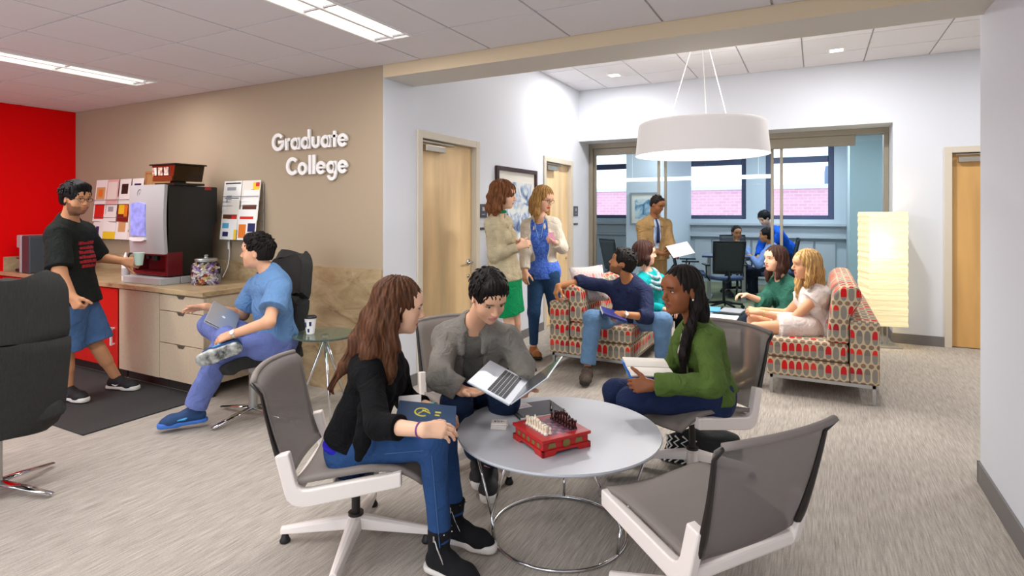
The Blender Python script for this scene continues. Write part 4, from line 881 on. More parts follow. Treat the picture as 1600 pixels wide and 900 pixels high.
for side, m, cn, nm in ((0, M_ivory, 'ivory', 'cream coloured'), (1, M_cdk, 'dark', 'dark red brown')):
    pr = {k: piece(k, m) for k in KP}; used = set()
    for rank in (0, 1):
        for i in range(8):
            kd = order[i] if rank == 0 else 'pawn'; o = pr[kd] if kd not in used else pr[kd].copy()
            if kd in used: COL.objects.link(o)
            used.add(kd); fx = (-.085+.01062+rank*.02125)*(1 if side == 0 else -1); fy = -.085+(i+.5)*.02125
            w = np.array([ctr[0], ctr[1], tz+.0713])+rotz(ang)@np.array([fx, fy, 0]); o.location = tuple(w); o.scale = (1.38, 1.38, 1.42)
            o.rotation_euler = (0, 0, random.uniform(0, 6) if kd != 'knight' else ang+(math.pi/2 if side == 0 else -math.pi/2))
            tag(o, '%s chess %s standing on the red board' % (nm, kd), 'chess piece', '%s chess pieces' % cn)
# coaster stack
p = P3(780, 667, .478); a = TH-.12
for k in range(3):
    o = MB().box((-.036, -.030, 0), (.036, .030, .0085)).build('coaster', mat('coaster_white', 'ddd4cc', .5), None, bevel=.002); o.location = (p[0], p[1], tz+.0003+k*.0092); o.rotation_euler = (0, 0, a+k*.05)
    tag(o, ['white square coaster at the bottom of the stack', 'white square coaster in the middle of the stack', 'white square coaster with dark print, top of the stack'][k], 'coaster', 'stacked coasters')
    if k == 2:
        mb = MB(); [mb.box((x0, y0, .0085), (x1, y1, .0092)) for x0, y0, x1, y1 in ((-.022, -.005, -.016, .012), (-.012, -.005, .004, -.001), (-.012, .006, .004, .010), (.008, -.005, .013, .012), (.016, .002, .023, .006))]; mb.build('printed_mark', M_dark, o)
# dark folder with paper and phone
pf = P3(838, 640, .478); t = thing('folder', 'black leather folder lying open on the round table behind chess box', 'folder', (pf[0], pf[1], tz), TH+.38)
MB().box((-.13, -.10, 0), (.13, .11, .006)).build('cover', mat('black_leather', '2a2a2e', .5), t, bevel=.003); MB().box((-.128, -.103, .001), (.128, -.098, .009)).build('page_edge', PM['white'], t)
MB().box((-.11, -.09, .006), (.10, .10, .009)).build('writing_pad', mat('slate_card', '4c4e55', .6), t)
o = MB().box((-.05, -.035, 0), (.05, .035, .0006)).build('printed_card', mat('printed_grey', 'c4b9ba', .6, vary=.3, vscale=50)); w = pf+rotz(TH+.38)@np.array([-.06, .06, 0]); o.location = (w[0], w[1], tz+.0095); o.rotation_euler = (0, 0, TH+.5); tag(o, 'small grey printed card on the black folder', 'card')
w = pf+rotz(TH+.38)@np.array([.085, .0, 0]); tt = thing('pen', 'black pen lying on the folder', 'pen', (w[0], w[1], tz+.014), TH+1.5); MB().tube([(-.07, 0, 0), (.055, 0, 0), (.07, 0, 0)], [.005, .005, .002], 10).build('barrel', M_dark, tt, smooth=True); MB().box((-.068, -.002, .005), (-.03, .002, .007)).build('clip', M_chrome, tt)
# cup on the glass side table
def papercup(label, p, h=.115, m='f1edec', lid=True, pat=True):
    t = thing('paper_cup', label, 'cup', p); MB().lathe([(.027, 0), (.028, .003), (.040, h-.006), (.042, h-.002), (.040, h)], n=28).build('cup', mat('cup_'+m, m, .5), t, smooth=False)
    if pat:
        for (a0, z0, z1) in ((3.6, .02, .045), (4.3, .05, .085), (4.9, .015, .04), (5.3, .06, .09)):
            mb = MB(); V = []
            for z in (z0, z1):
                for a in np.linspace(a0, a0+.42, 5): r = .028+.0125*z/h*1.0+.0012; V.append((r*math.cos(a), r*math.sin(a), z))
            mb.add(V, [(i, i+1, i+6, i+5) for i in range(4)]); mb.build('blue_print', PM['navy'], t)
    if lid: MB().lathe([(.0435, h-.004), (.0435, h+.004), (.038, h+.012), (.001, h+.012)], n=28).build('lid', M_dark if lid == 2 else M_emw, t)
    return t
pp = W(485, 529, 4.05); papercup('white paper cup with navy print on the glass side table', (pp[0], pp[1], .6205), lid=2)
# glass coffee table in the lounge
cc_ = W(1128, 478, 5.9); t = thing('coffee_table', 'low glass coffee table between the two oval patterned sofas', 'table', (cc_[0], cc_[1], 0), 0); cx_, cy_ = cc_[0], cc_[1]
MB().box((-.30, -.55, .41), (.30, .5, .422)).build('table_top', mat('smoked_table_glass', '3f4a4c', .08, trans=.5, ior=1.2), t, bevel=.003)
mb = MB(); [mb.box((x-.012, y-.012, 0), (x+.012, y+.012, .385)) for x in ()]; 
for x in (-.27, .27):
    for y in (-.5, .45): MB().box((x-.012, y-.012, 0), (x+.012, y+.012, .386)).build('leg', M_steel, t)
mb = MB(); mb.box((-.282, -.512, .386), (.282, -.488, .41)); mb.box((-.282, .438, .386), (.282, .462, .41)); mb.box((-.282, -.488, .386), (-.258, .438, .41)); mb.box((.258, -.488, .386), (.282, .438, .41)); mb.build('frame', M_steel, t)
for (u, v, w_, h_, rz_, m, lab) in ((1110, 476, .22, .30, .3, 'sky', 'pale blue magazine lying on the lounge coffee table'), (1150, 478, .22, .28, -.3, 'grey', 'grey magazine on coffee table near the woman in green top'), (1128, 495, .30, .22, 0, 'white', 'white open binder on the near end of coffee table')):
    d = (EYE-.425)*FPX/(v-HOR); pq = W(u, v, d); o = MB().box((-w_/2, -h_/2, 0), (w_/2, h_/2, .006)).build('magazine', PM[m], None); o.location = (min(max(pq[0], cx_-.28+w_/2), cx_+.28-w_/2), min(max(pq[1], cy_-.5+h_/2), cy_+.45-h_/2), .4225); o.rotation_euler = (0, 0, rz_*.3); tag(o, lab, 'magazine')
# bag under the chair of the woman in green
bp_ = LD(1.13, 3.42); t = thing('tote_bag', 'black bag with white zigzag stripes lying under the chair of woman in green jacket', 'bag', (bp_[0], bp_[1], 0), TH)
def bagf(a, b): 
    g = 2*math.pi*a; r = (1-.9*max(0, b-.8)/.2) if b > .8 else 1; k = 1+.06*math.sin(3*g+b*4); return (.24*math.cos(g)*k*(1-.15*b)*r, .11*math.sin(g)*k*(1-.3*b)*r, .008+.19*b+.01*math.sin(g*2))
mb = MB(); n, m_ = 28, 9; V = [bagf(i/n, j/(m_-1)) for j in range(m_) for i in range(n)]; F = [(j*n+i, j*n+(i+1) % n, (j+1)*n+(i+1) % n, (j+1)*n+i) for j in range(m_-1) for i in range(n)]+[tuple(range(n))[::-1], tuple((m_-1)*n+i for i in range(n))]
mb.add(V, F).build('body', mat('bag_black', '14181a', .8, bump=.3, bscale=60), t, smooth=True)
for k in range(5):
    P = []; 
    for j in range(9): b = j/8*.8; a = (.545+k*.037+(.012 if j % 2 else -.012)); x, y, z = bagf(a, b); P.append((x*1.015, y*1.02-.002, z))
    MB().tube(P, .0055, 6).build('zigzag_stripe', PM['white'], t)
# ---------------------------------------------------------------- conference room furniture
M_cmesh = mat('office_mesh', '34383c', .7); M_cfr = mat('office_frame', '1d2226', .5); M_navy = mat('office_seat', '3a4a6c', .8)
def office_chair(label, c, rz, m=None):
    t = thing('office_chair', label, 'chair', c, rz, 'mesh office chairs in the conference room')
    MB().sheet(lambda a, b: ((2*a-1)*.23, -.22+.46*b, .47+.02*(2*a-1)**2-.03*b*b), 9, 9, .05).build('seat', m or M_navy, t, smooth=True)
    bf = lambda a, b: ((2*a-1)*(.21+.02*b), -.22-.10*b-.03*(1-(2*a-1)**2), .56+.48*b)
    MB().sheet(bf, 9, 9, .008).build('backrest', M_cmesh, t, smooth=True)
    P = [bf(a, 1) for a in np.linspace(0, 1, 7)]+[bf(1, b) for b in np.linspace(.9, 0, 6)]+[bf(a, 0) for a in np.linspace(.9, 0, 6)]+[bf(0, b) for b in np.linspace(.1, .9, 5)]
    MB().tube(P, .012, 6, closed=True).build('back_frame', M_cfr, t, smooth=True)
    MB().tube(smooth_path([(0, -.24, .60), (0, -.30, .50), (0, -.15, .42), (0, 0, .42)], 4), .02, 8).build('back_stem', M_cfr, t, smooth=True)
    for s_ in (-1, 1): a_ = MB().tube([(s_*.22, -.05, .43), (s_*.27, -.05, .50), (s_*.27, -.03, .66)], .012, 8).build('arm_post', M_cfr, t, smooth=True); MB().box((s_*.27-.035, -.15, .66), (s_*.27+.035, .12, .685)).build('armrest', M_cfr, a_, bevel=.008)
    MB().cyl((0, 0, .09), (0, 0, .44), .022).build('column', M_cfr, t)
    for k in range(5): R = rotz(k*2*math.pi/5); a_ = MB().tube([R@np.array(p) for p in ((0, 0, .10), (.28, 0, .065))], [.025, .016], 8).build('base_arm', M_cfr, t, smooth=True); g = R@np.array([.28, 0, .028]); MB().cyl(g+R@np.array([0, -.012, 0]), g+R@np.array([0, .012, 0]), .028, n=14).build('caster', M_cfr, a_)
    return t
def LDu(u, d): return LD((u-800)/FPX*d, d)
office_chair('dark mesh office chair seen from behind at the table, nearest the glass', LDu(1131, 8.8), heading(.1, 1))
office_chair('dark mesh office chair with blue seat left of the conference table', LDu(1078, 9.6), heading(.9, -.2))
office_chair('mesh office chair behind the man in tan jacket', LDu(975, 9.3), heading(.8, .3))
office_chair('office chair under the man resting his chin on his hand', LDu(1152, 10.5), heading(-.1, -1))
office_chair('office chair under the man in pale blue shirt seen from behind', LDu(1214, 9.55), heading(-.85, .35))
ct = LDu(1152, 9.7); t = thing('conference_table', 'dark topped conference table among the office chairs', 'table', ct, .1)
MB().box((-.55, -.30, .715), (.20, .36, .745)).build('table_top', mat('table_navy', '39435e', .4), t, bevel=.006)
for x in (-.45, .10): MB().box((x-.03, -.03, 0), (x+.03, .03, .715)).box((x-.04, -.3, 0), (x+.04, .3, .03)).build('leg', M_steel, t)
# ---------------------------------------------------------------- people
M_skin = mat('skin', 'ffffff', .5, attr='Col', spec=.35); M_hair = mat('hair', 'ffffff', .58, attr='Col', vary=.4, vscale=70, stretch=(1, 1, .16), spec=.22, bump=.4, bscale=140)
M_eye = mat('eye_white', 'd8cdc8', .25); M_iris = mat('iris_dark', '1d120c', .15); M_lace = mat('shoe_lace', '15171a', .7)
FS = .6
def cloth(col, name=None, vary=.06, bump=.35, bscale=160, rough=.85, **k): return mat(name or 'cloth_'+col, col, rough, vary=vary, vscale=14, bump=bump, bscale=bscale, spec=.2, wrinkle=.55, **k)
def head_prims(c, R, s, k=1.0, fem=False):
    P = lambda x, y, z: c+R@(np.array([x, y, z])*s)
    E = lambda x, y, z, rx, ry, rz, kk=.012, op=1, Q=None: EL(P(x, y, z), np.array([rx, ry, rz])*s, R if Q is None else R@Q, kk*s, op)
    T = lambda a, b, ra, rb, kk=.01, op=1: RC(P(*a), P(*b), ra*s, rb*s, kk*s, op=op)
    j = .92 if fem else 1.0
    L = [E(0, -.014, .036, .073, .092, .080), E(0, .022, -.02, .062*j, .064, .078, .03), E(0, .036, -.066, .047*j, .044, .040, .03), E(0, .066, -.090, .019*j, .017, .015, .022),
         E(.040*j, .050, -.030, .022, .024, .026, .022), E(-.040*j, .050, -.030, .022, .024, .026, .022), T((-.034, .073, .024), (.034, .073, .024), .0125, .0125, .02), E(0, .062, .045, .05, .03, .035, .03)]
    for sx in (-1, 1): L.append(E(sx*.030, .096, .006, .0155, .013, .0095, .012, -1))
    L += [T((0, .082, .012), (0, .104, -.026), .0075, .0105, .010), E(.0105, .094, -.032, .0075, .009, .0065, .006), E(-.0105, .094, -.032, .0075, .009, .0065, .006),
          E(0, .080, -.055, .021, .014, .0065, .006), E(0, .078, -.0685, .018, .014, .0075, .006), T((-.020, .0915, -.0615), (.020, .0915, -.0615), .0022, .0022, .003, -1)]
    for sx in (-1, 1): L.append(E(sx*.071, -.010, -.008, .0075, .017, .030, .006, 1, rotz(-sx*.35)@rotx(-.18))); L.append(E(sx*.080, -.006, -.004, .006, .009, .018, .004, -1, rotz(-sx*.35)))
    return L
def hand_prims(w, d, dors, right, curl=.3, s=1.0, spread=.0, thumb=.4, k=.005, curls=None):
    d = nrm(d); dors = np.asarray(dors, float); dors = nrm(dors-d*(d@dors)); t = nrm(np.cross(dors, d)) if right else nrm(np.cross(d, dors))
    P = lambda x, y, z: w+(t*x+d*y+dors*z)*s
    L = []; X = (.029, .0095, -.010, -.0275); Y = (.086, .091, .087, .077); LN = (.072, .080, .075, .058); RR = (.0088, .0090, .0085, .0075)
    for i in range(4): L.append(RC(P(X[i]*.55, .008, 0), P(X[i], Y[i], -.002), .0155*s, .0118*s, .014*s))
    L.append(RC(P(.012, .02, -.004), P(.030, .045, -.008), .016*s, .014*s, .015*s))
    for i in range(4):
        c = (curls[i] if curls else curl*(1+.10*i)); a = .10*c+.05; x, y, z = X[i], Y[i], -.002; sp = spread*(1.5-i)*.35
        for j, f in enumerate((.44, .31, .25)):
            a += c*(1.05, 1.15, .75)[j]; ln = LN[i]*f; nx = x+math.sin(sp)*ln*math.cos(a); ny = y+ln*math.cos(a); nz = z-ln*math.sin(a)
            L.append(RC(P(x, y, z), P(nx, ny, nz), RR[i]*s*(1-.06*j), RR[i]*s*(.94-.07*j), k*s*.5)); x, y, z = nx, ny, nz
    a = np.array([.024, .026, -.008]); v = nrm(np.array([.78-.45*thumb, .62+.25*thumb, -.10-.55*thumb]))
    for ln, r0, r1, bend in ((.040, .0135, .0115, 0), (.032, .0115, .0102, .35), (.026, .0102, .0085, .3)):
        v = nrm(v+np.array([-.55, .25, -.35])*bend*(.3+thumb)); b = a+v*ln; L.append(RC(P(*a), P(*b), r0*s, r1*s, .006*s)); a = b
    return L
def shoe(parent, base, ank, toe, m, sole, res=.005, sz=1.0, name='shoe', boot=0, floor=True, up=(0, 0, 1), heel=0, extra=None):
    f = nrm(toe); up = nrm(np.array(up)-f*(np.array(up)@f)); x = np.cross(f, up); O = ank-up*.085*sz+f*.0
    P = lambda a, b, c: O+(x*a+f*b+up*c)*sz
    L = [RC(P(0, -.040, .045), P(0, .03, .058), .036*sz, .036*sz, .02), RC(P(0, .03, .05), P(.003, .125, .030), .040*sz, .040*sz, .03, s=x, ks=1.08), RC(P(.003, .125, .03), P(.003, .165, .024), .038*sz, .028*sz, .03, s=x, ks=1.15),
         RC(P(0, -.02, .05), P(0, -.008, .105+boot), .040*sz, (.040+.012*(boot > 0))*sz, .02, cuts=[(P(0, 0, .098+boot), up)]), EL(P(0, -.005, .112+boot), np.array([.031, .034, .03])*sz, k=.006, op=-1)]
    L.append(RC(P(0, -.1, -.10), P(0, .2, -.10), .116*sz, .116*sz, .004, s=x, ks=3, op=-1))
    o = sdf_obj(name, L, res, m, parent, base)
    th = .024
    S = [RC(P(0, -.045, .012), P(.003, .16, .010), .041*sz, .040*sz, .03, s=None, cuts=[(P(0, 0, th), up), (P(0, 0, 0), -up)]), RC(P(.003, .11, .012), P(.003, .165, .010), .047*sz, .034*sz, .02, cuts=[(P(0, 0, th), up), (P(0, 0, 0), -up)])]
    sdf_obj('sole', S, min(res, .0045), sole, o, base)
    if extra: extra(P, o, base)
    return o
def laces(P, o, base, m=None):
    mb = MB()
    for k in range(4): y = .035+k*.022; z = .094-.0+(-.0165)*k; mb.tube([P(-.022, y, z-.010)-base, P(0, y+.006, z+.002)-base, P(.022, y, z-.010)-base], .0035, 5)
    mb.build('laces', m or M_lace, o)
def swoosh_stripe(col):
    def f(P, o, base):
        m = mat('stripe_'+col, col, .5)
        for s_ in (-1, 1):
            mb = MB(); mb.tube([P(s_*.030, -.035, .055)-base, P(s_*.0405, .0, .040)-base, P(s_*.043, .03, .034)-base, P(s_*.041, .065, .048)-base], [.002, .005, .0065, .003], 6); mb.build('side_mark', m, o)
        laces(P, o, base)
    return f
def person(label, J, skin, face, res=.005, fem=False, hs=1.04, bs=1.0, hair=None, haircol='1c1512', hands=None, up_roll=None, top=None, bottom=None, browcol=None, lip=None, group=None, torso_k=1.0, eyes=True, roll=0.0, beard=None):
    """J: joint world points. Builds one continuous body mesh with face and fingers; clothing and hair are children."""
    J = {k: np.asarray(v, float) for k, v in J.items()}
    f = nrm(face); upv = np.array([0, 0, 1.0]); zr = nrm(upv-f*(f@upv)); xr = np.cross(f, zr)
    if roll: zr, xr = zr*math.cos(roll)+xr*math.sin(roll), xr*math.cos(roll)-zr*math.sin(roll)
    R = np.stack([xr, f, zr], 1); H = J['head']; hp = lambda x, y, z: H+R@(np.array([x, y, z])*hs)
    up = nrm(J['neck']-J['pel']); side = nrm(J['shR']-J['shL']); side = nrm(side-up*(side@up)); fwd = np.cross(up, side)
    ps = nrm(J['hipR']-J['hipL']); w = .90 if fem else 1.0; b = bs*w; tl = np.linalg.norm(J['neck']-J['pel'])
    A = lambda t, x=0, y=0: J['pel']+up*tl*t+side*x*b+fwd*y*b
    SR = np.stack([side, fwd, up], 1); PR = np.stack([ps, nrm(np.cross(up, ps)), up], 1)
    hipk = 1.10 if fem else 1.0
    def torso(e=0.0, kk=.05):
        L = [EL(J['pel'], (np.array([.150*hipk, .108*hipk, .115])*b+e)*(1, 1, 1), PR, kk), RC(A(.10), A(.50, 0, .01), .098*b+e, .092*b+e, kk, s=side, ks=1.28 if fem else 1.42),
             RC(A(.5, 0, .01), A(.78, 0, .005), .092*b+e, .094*b+e, kk, s=side, ks=1.42 if fem else 1.55), RC(J['shL']-up*.012, J['shR']-up*.012, .048*b+e, .048*b+e, .05)]
        L.append(EL(A(.84, 0, -.01), np.array([.145, .088, .09])*b+e, SR, kk))
        if fem: L += [EL(A(.66, .068, .080), np.array([.056, .052, .058])*b+e*.8, SR, .03), EL(A(.66, -.068, .080), np.array([.056, .052, .058])*b+e*.8, SR, .03)]
        return L
    def trap(e=0.0): return [RC(J['neck']+up*.015, J['shR']*.55+J['neck']*.45, .046*b+e, .040*b+e, .04), RC(J['neck']+up*.015, J['shL']*.55+J['neck']*.45, .046*b+e, .040*b+e, .04)]
    def arm(S, e=0.0, t=1.0, cut=True, ru=.045, rf=.040, rw=.0265, flare=0.0):
        s_, e_, w_ = J['sh'+S], J['el'+S], J['wr'+S]; lu = np.linalg.norm(e_-s_); lf = np.linalg.norm(w_-e_)
        L = []; tt = t*2
        if tt >= 1: L.append(RC(s_, e_, ru*b+e, (rf-.002)*b+e, .03))
        else: q = s_+(e_-s_)*tt; d = nrm(e_-s_); return [RC(s_, q+d*.02, ru*b+e, (ru-.004)*b+e+flare, .03, cuts=[(q, d)])]
        k = min(tt-1, 1.0)
        if k > 0: q = e_+(w_-e_)*k; d = nrm(w_-e_); L.append(RC(e_, q+d*.012 if cut else q, rf*b+e, ((rf+(rw-rf)*k)*b+e+flare), .025, cuts=[(q, d)] if cut else ()))
        return L
    body = torso(-.004)+trap()
    body += [RC(J['neck']-up*.02, hp(0, -.022, -.055), .052*b, .049*b*(.92 if fem else 1.06), .03)]
    for S in 'LR': body += arm(S, 0, 1, cut=False)
    for S in 'LR':
        h, k_, a = J['hip'+S], J['kn'+S], J['an'+S]
        body += [RC(h, k_, .080*b*hipk, .048*b, .02), RC(k_, a, .046*b, .032*b, .015), RC(k_+(a-k_)*.2, k_+(a-k_)*.5, .043*b, .042*b, .02)]
        td = J.get('toe'+S); 
        if td is not None: body.append(RC(a-(0, 0, .02), a+nrm(td)*.13*b-(0, 0, .045), .030*b, .022*b, .02))
    hn = hands or {}
    for S in 'LR':
        q = dict(hn.get(S, {})); d = nrm(q.pop('d', J['wr'+S]-J['el'+S])); dors = q.pop('n', np.array([0, 0, 1.0])); body += hand_prims(J['wr'+S]-d*.008, d, dors, S == 'R', s=q.pop('s', (.93 if fem else 1.0)*bs**.5), **q)
    body += head_prims(H, R, hs, fem=fem)
    sk = np.array(lin(skin)); lp = np.array(lin(lip)) if lip else sk*np.array([.78, .52, .50]); bc = np.array(lin(browcol or haircol)); bd = np.array(lin(beard)) if beard else None
    def colf(V):
        q = ((V-H)@R)/hs; C = np.tile(sk, (len(V), 1)); x, y, z = q.T
        m = (np.abs(x) < .0225) & (y > .075) & (np.abs(z+.062) < .0115*(1-(np.abs(x)/.026)**2)+.001); C[m] = lp
        mk = (y > .04) & (np.abs(z-(.0265-.08*np.maximum(0, np.abs(x)-.030))) < .0042) & (np.abs(x) > .014) & (np.abs(x) < .049); C[mk] = bc*.6+sk*.4*.5
        ch = np.exp(-(((np.abs(x)-.042)/.018)**2+((z+.030)/.018)**2))*(y > .02)*.16; C = C*(1-ch[:, None]*np.array([0, .35, .35]))
        if bd is not None:
            mm = (z < -.050+.45*np.maximum(0, .055-y)) & (y > -.01) & (z > -.125) & ~m; mm |= (z < -.030) & (z > -.125) & (np.abs(x) > .052) & (y > -.005) & (y < .04); C[mm] = bd*.62+C[mm]*.38
        return C
    base = J['pel'].copy(); base[2] = 0
    o = sdf_obj('person', body, res, M_skin, None, base, colf=colf); tag(o, label, 'person', group)
    Bm = lambda p: np.asarray(p)-base
    if eyes:
        for sx in (-1, 1):
            mb = MB(); mb.sph(Bm(hp(sx*.0305, .0765, .0055)), np.array([.0115, .0088, .0046])*hs, 12, R); e = mb.build('eye', M_eye, o, smooth=True)
            mb = MB(); mb.sph(Bm(hp(sx*.0305, .0828, .0055)), np.array([.0055, .0036, .0046])*hs, 10, R); mb.build('iris', M_iris, e, smooth=True)
            MB().tube([Bm(hp(sx*.0305+a*.0145, .0855-.006*abs(a)**2-.001, .0095+.003*(1-a*a)-.002)) for a in (-1, -.5, 0, .5, 1)], .0014*hs, 5).build('eyelashes', M_iris, e)
    # hair
    if hair: hair(o, base, hp, R, hs, haircol, J)
    ctx = dict(J=J, torso=torso, trap=trap, arm=arm, A=A, up=up, side=side, fwd=fwd, SR=SR, PR=PR, ps=ps, b=b, o=o, base=base, hp=hp, H=H, R=R, hs=hs, res=res, tl=tl, Bm=Bm, hipk=hipk, fem=fem)
    if top: top(ctx)
    if bottom: bottom(ctx)
    return ctx
def fold(amp, f=22, ph=0.0): return lambda P: (amp*wav(P, f, ph)+amp*.5*wav(P, f*2.3, ph+1)).astype(np.float32)
def Top(name, m, e=.014, hem=.02, sleeve=1.0, neck=.058, vneck=0.0, open_=0.0, flare=.003, folds=.0035, collar=0.0, ff=22, res=None, hemflare=0.0, cinch=0.0, ksl=1.0, under=None, extra=None, sl=None, dep=.0):
    def f(c):
        L = c['torso'](e)+c['trap'](e*.7); A = c['A']; up = c['up']
        if hemflare: L.append(RC(A(.25), A(hem), .10*c['b']+e, .10*c['b']+e+hemflare, .05, s=c['side'], ks=1.45))
        if hem < 0: L.append(RC(A(.15), A(hem), .108*c['b']+e, .112*c['b']+e+hemflare, .05, s=c['side'], ks=1.38))
        hemc = (A(hem), -up)
        for p in L: p['cuts'] = list(p['cuts'])+[hemc]
        for S in 'LR':
            q = sleeve if not isinstance(sleeve, dict) else sleeve[S]
            if q > 0: L += c['arm'](S, e*1.0*ksl, q, True, flare=flare)
        N = c['J']['neck']; hd = nrm(c['hp'](0, -.02, -.06)-N)
        L.append(RC(N+hd*.035+c['fwd']*(.012), N+hd*.25, neck*c['b'], (neck+.03)*c['b'], .006, op=-1))
        if vneck: L.append(RC(N+hd*.05+c['fwd']*.10, A(1-vneck, 0, .155), .040, .006, .006, op=-1))
        if open_:
            L.append(RC(A(1.0, 0, .12), A(hem-.1, 0, .20), open_*.85, open_, .008, s=c['side'], ks=1.0, op=-1))
        if collar:
            for s_ in (-1, 1):
                L.append(RC(N+hd*.052+c['side']*s_*.054-c['fwd']*.005, A(.84, s_*.055, .118), .012+collar, .009+collar, .012))
            L.append(RC(N+hd*.045-c['fwd']*.045+c['side']*.04, N+hd*.045-c['fwd']*.045-c['side']*.04, .014+collar, .014+collar, .015))
        o = sdf_obj(name, L, res or c['res'], m, c['o'], c['base'], disp=fold(folds, ff) if folds else None)
        c[name] = o
        if extra: extra(c, o)
    return f
def Trousers(name, m, e=.010, length=.97, thigh=.088, knee=.062, hemr=.052, folds=.003, waist=.18, res=None, sz=1.0):
    def f(c):
        J = c['J']; b = c['b']; up = c['up']
        L = [EL(J['pel'], np.array([.150*c['hipk'], .108*c['hipk'], .115])*b+e, c['PR'], .05), RC(c['A'](.02), c['A'](waist+.05), .104*b+e, .098*b+e, .05, s=c['side'], ks=1.35)]
        for p in L: p['cuts'] = list(p['cuts'])+[(c['A'](waist), up)]
        for S in 'LR':
            h, k, a = J['hip'+S], J['kn'+S], J['an'+S]
            if length > .5:
                t = (length-.5)*2; q = k+(a-k)*t; d = nrm(a-k); L += [RC(h, k, thigh*b*c['hipk']+e*.3, knee*b+e*.3, .035), RC(k, q+d*.02, knee*b+e*.3, hemr*b, .03, cuts=[(q, d)])]
            else: t = length*2; q = h+(k-h)*t; d = nrm(k-h); L.append(RC(h, q+d*.04, thigh*b+e*.3, hemr*b, .035, cuts=[(q, d)]))
        c[name] = sdf_obj(name, L, res or c['res'], m, c['o'], c['base'], disp=fold(folds, 26, 2.0) if folds else None)
    return f
# hair styles -----------------------------------------------------------
def hcol(col, var=.25):
    c = np.array(lin(col))
    def f(V): n = .5+.5*np.sin(V[:, 0]*310+3*np.sin(V[:, 2]*40)+V[:, 1]*230); return c*(1-var+2*var*n[:, None])
    return f
def cap_prims(hp, R, hs, vol=.012, front=.075, low=-.045, side_=.0, lift=.0):
    L = [EL(hp(0, -.018, .040+lift), (np.array([.074, .094, .082])+vol)*hs, R, .01), EL(hp(0, -.045, -.005), (np.array([.066, .060, .07])+vol*.7)*hs, R, .02)]
    L.append(EL(hp(0, .085, -.035), np.array([.066, .062, front+.022])*hs, R, .010, -1))      # face opening
    for s_ in (-1, 1): L.append(EL(hp(s_*.085, .005+side_, -.025), np.array([.03, .040, .040])*hs, R, .008, -1))
    L[0]['cuts'] = L[1]['cuts'] = ((hp(0, 0, low), -R[:, 2]),)
    return L
def strands(hp, hs, amp=.0035, fr=34):
    H0 = hp(0, -.02, .13)
    def f(P):
        q = P-H0; a = np.arctan2(q[:, 1], q[:, 0]); return (amp*np.sin(a*fr*.5+3*np.sin(q[:, 2]*28))+amp*.6*np.sin(a*fr+q[:, 2]*30)).astype(np.float32)
    return f
def short_hair(vol=.012, front=.075, low=-.045, res=.005, quiff=0.0, spiky=0.0, fade=None, lift=0.0):
    def f(o, base, hp, R, hs, col, J):
        L = cap_prims(hp, R, hs, vol, front, low, lift=lift)
        if quiff: L.append(RC(hp(-.035, .055, .092), hp(.035, .06, .096), (.020+quiff)*hs, (.020+quiff)*hs, .02)); L.append(RC(hp(0, -.02, .115), hp(0, .05, .105), .03*hs, (.02+quiff)*hs, .03))
        d0 = strands(hp, hs, .0018, 60)
        dsp = (lambda P: d0(P)+(spiky*wav(P, 230)).astype(np.float32)) if spiky else d0
        h = sdf_obj('hair', L, res, M_hair, o, base, disp=dsp, colf=hcol(col))
        rnd = random.Random(11); mb = MB(); n = 150 if res < .006 else 60; fc = L[2]
        for i in range(n):
            az = rnd.uniform(0, 2*math.pi); el = math.asin(rnd.uniform(.05, 1)); nd = np.array([math.cos(el)*math.sin(az), math.cos(el)*math.cos(az), math.sin(el)])
            rad = (np.array([.074, .094, .082])+vol); p = nd*rad*.97+np.array([0, -.018, .040+lift])
            q = (p-np.array([0, .085, -.035]))/np.array([.066, .062, front+.022])
            if q@q < 1.02: continue
            fl = np.array([nd[0]*.35+rnd.uniform(-.5, .5), .55+rnd.uniform(-.4, .4), -.35-.5*(1-nd[2])]); fl = nrm(fl-nd*(fl@nd)); ln = rnd.uniform(.020, .034)
            pts = [hp(*p), hp(*(p+fl*ln*.5+nd*.006)), hp(*(p+fl*ln+nd*rnd.uniform(-.001, .006)))]
            mb.tube([x_-base for x_ in smooth_path(pts, 3)], [.0055*hs*k for k in (.8, 1, 1, .9, .75, .5, .15)], 5, flat=(1.5, .6))
        ob = mb.build('hair_tufts', M_hair, h, smooth=True); at = ob.data.color_attributes.new('Col', 'FLOAT_COLOR', 'POINT'); ar = np.ones((len(mb.V), 4), np.float32); ar[:, :3] = np.array(lin(col))*np.repeat(np.random.RandomState(4).uniform(.7, 1.5, len(mb.V)//7+1), 7)[:len(mb.V), None]; at.data.foreach_set('color', ar.ravel())
    return f
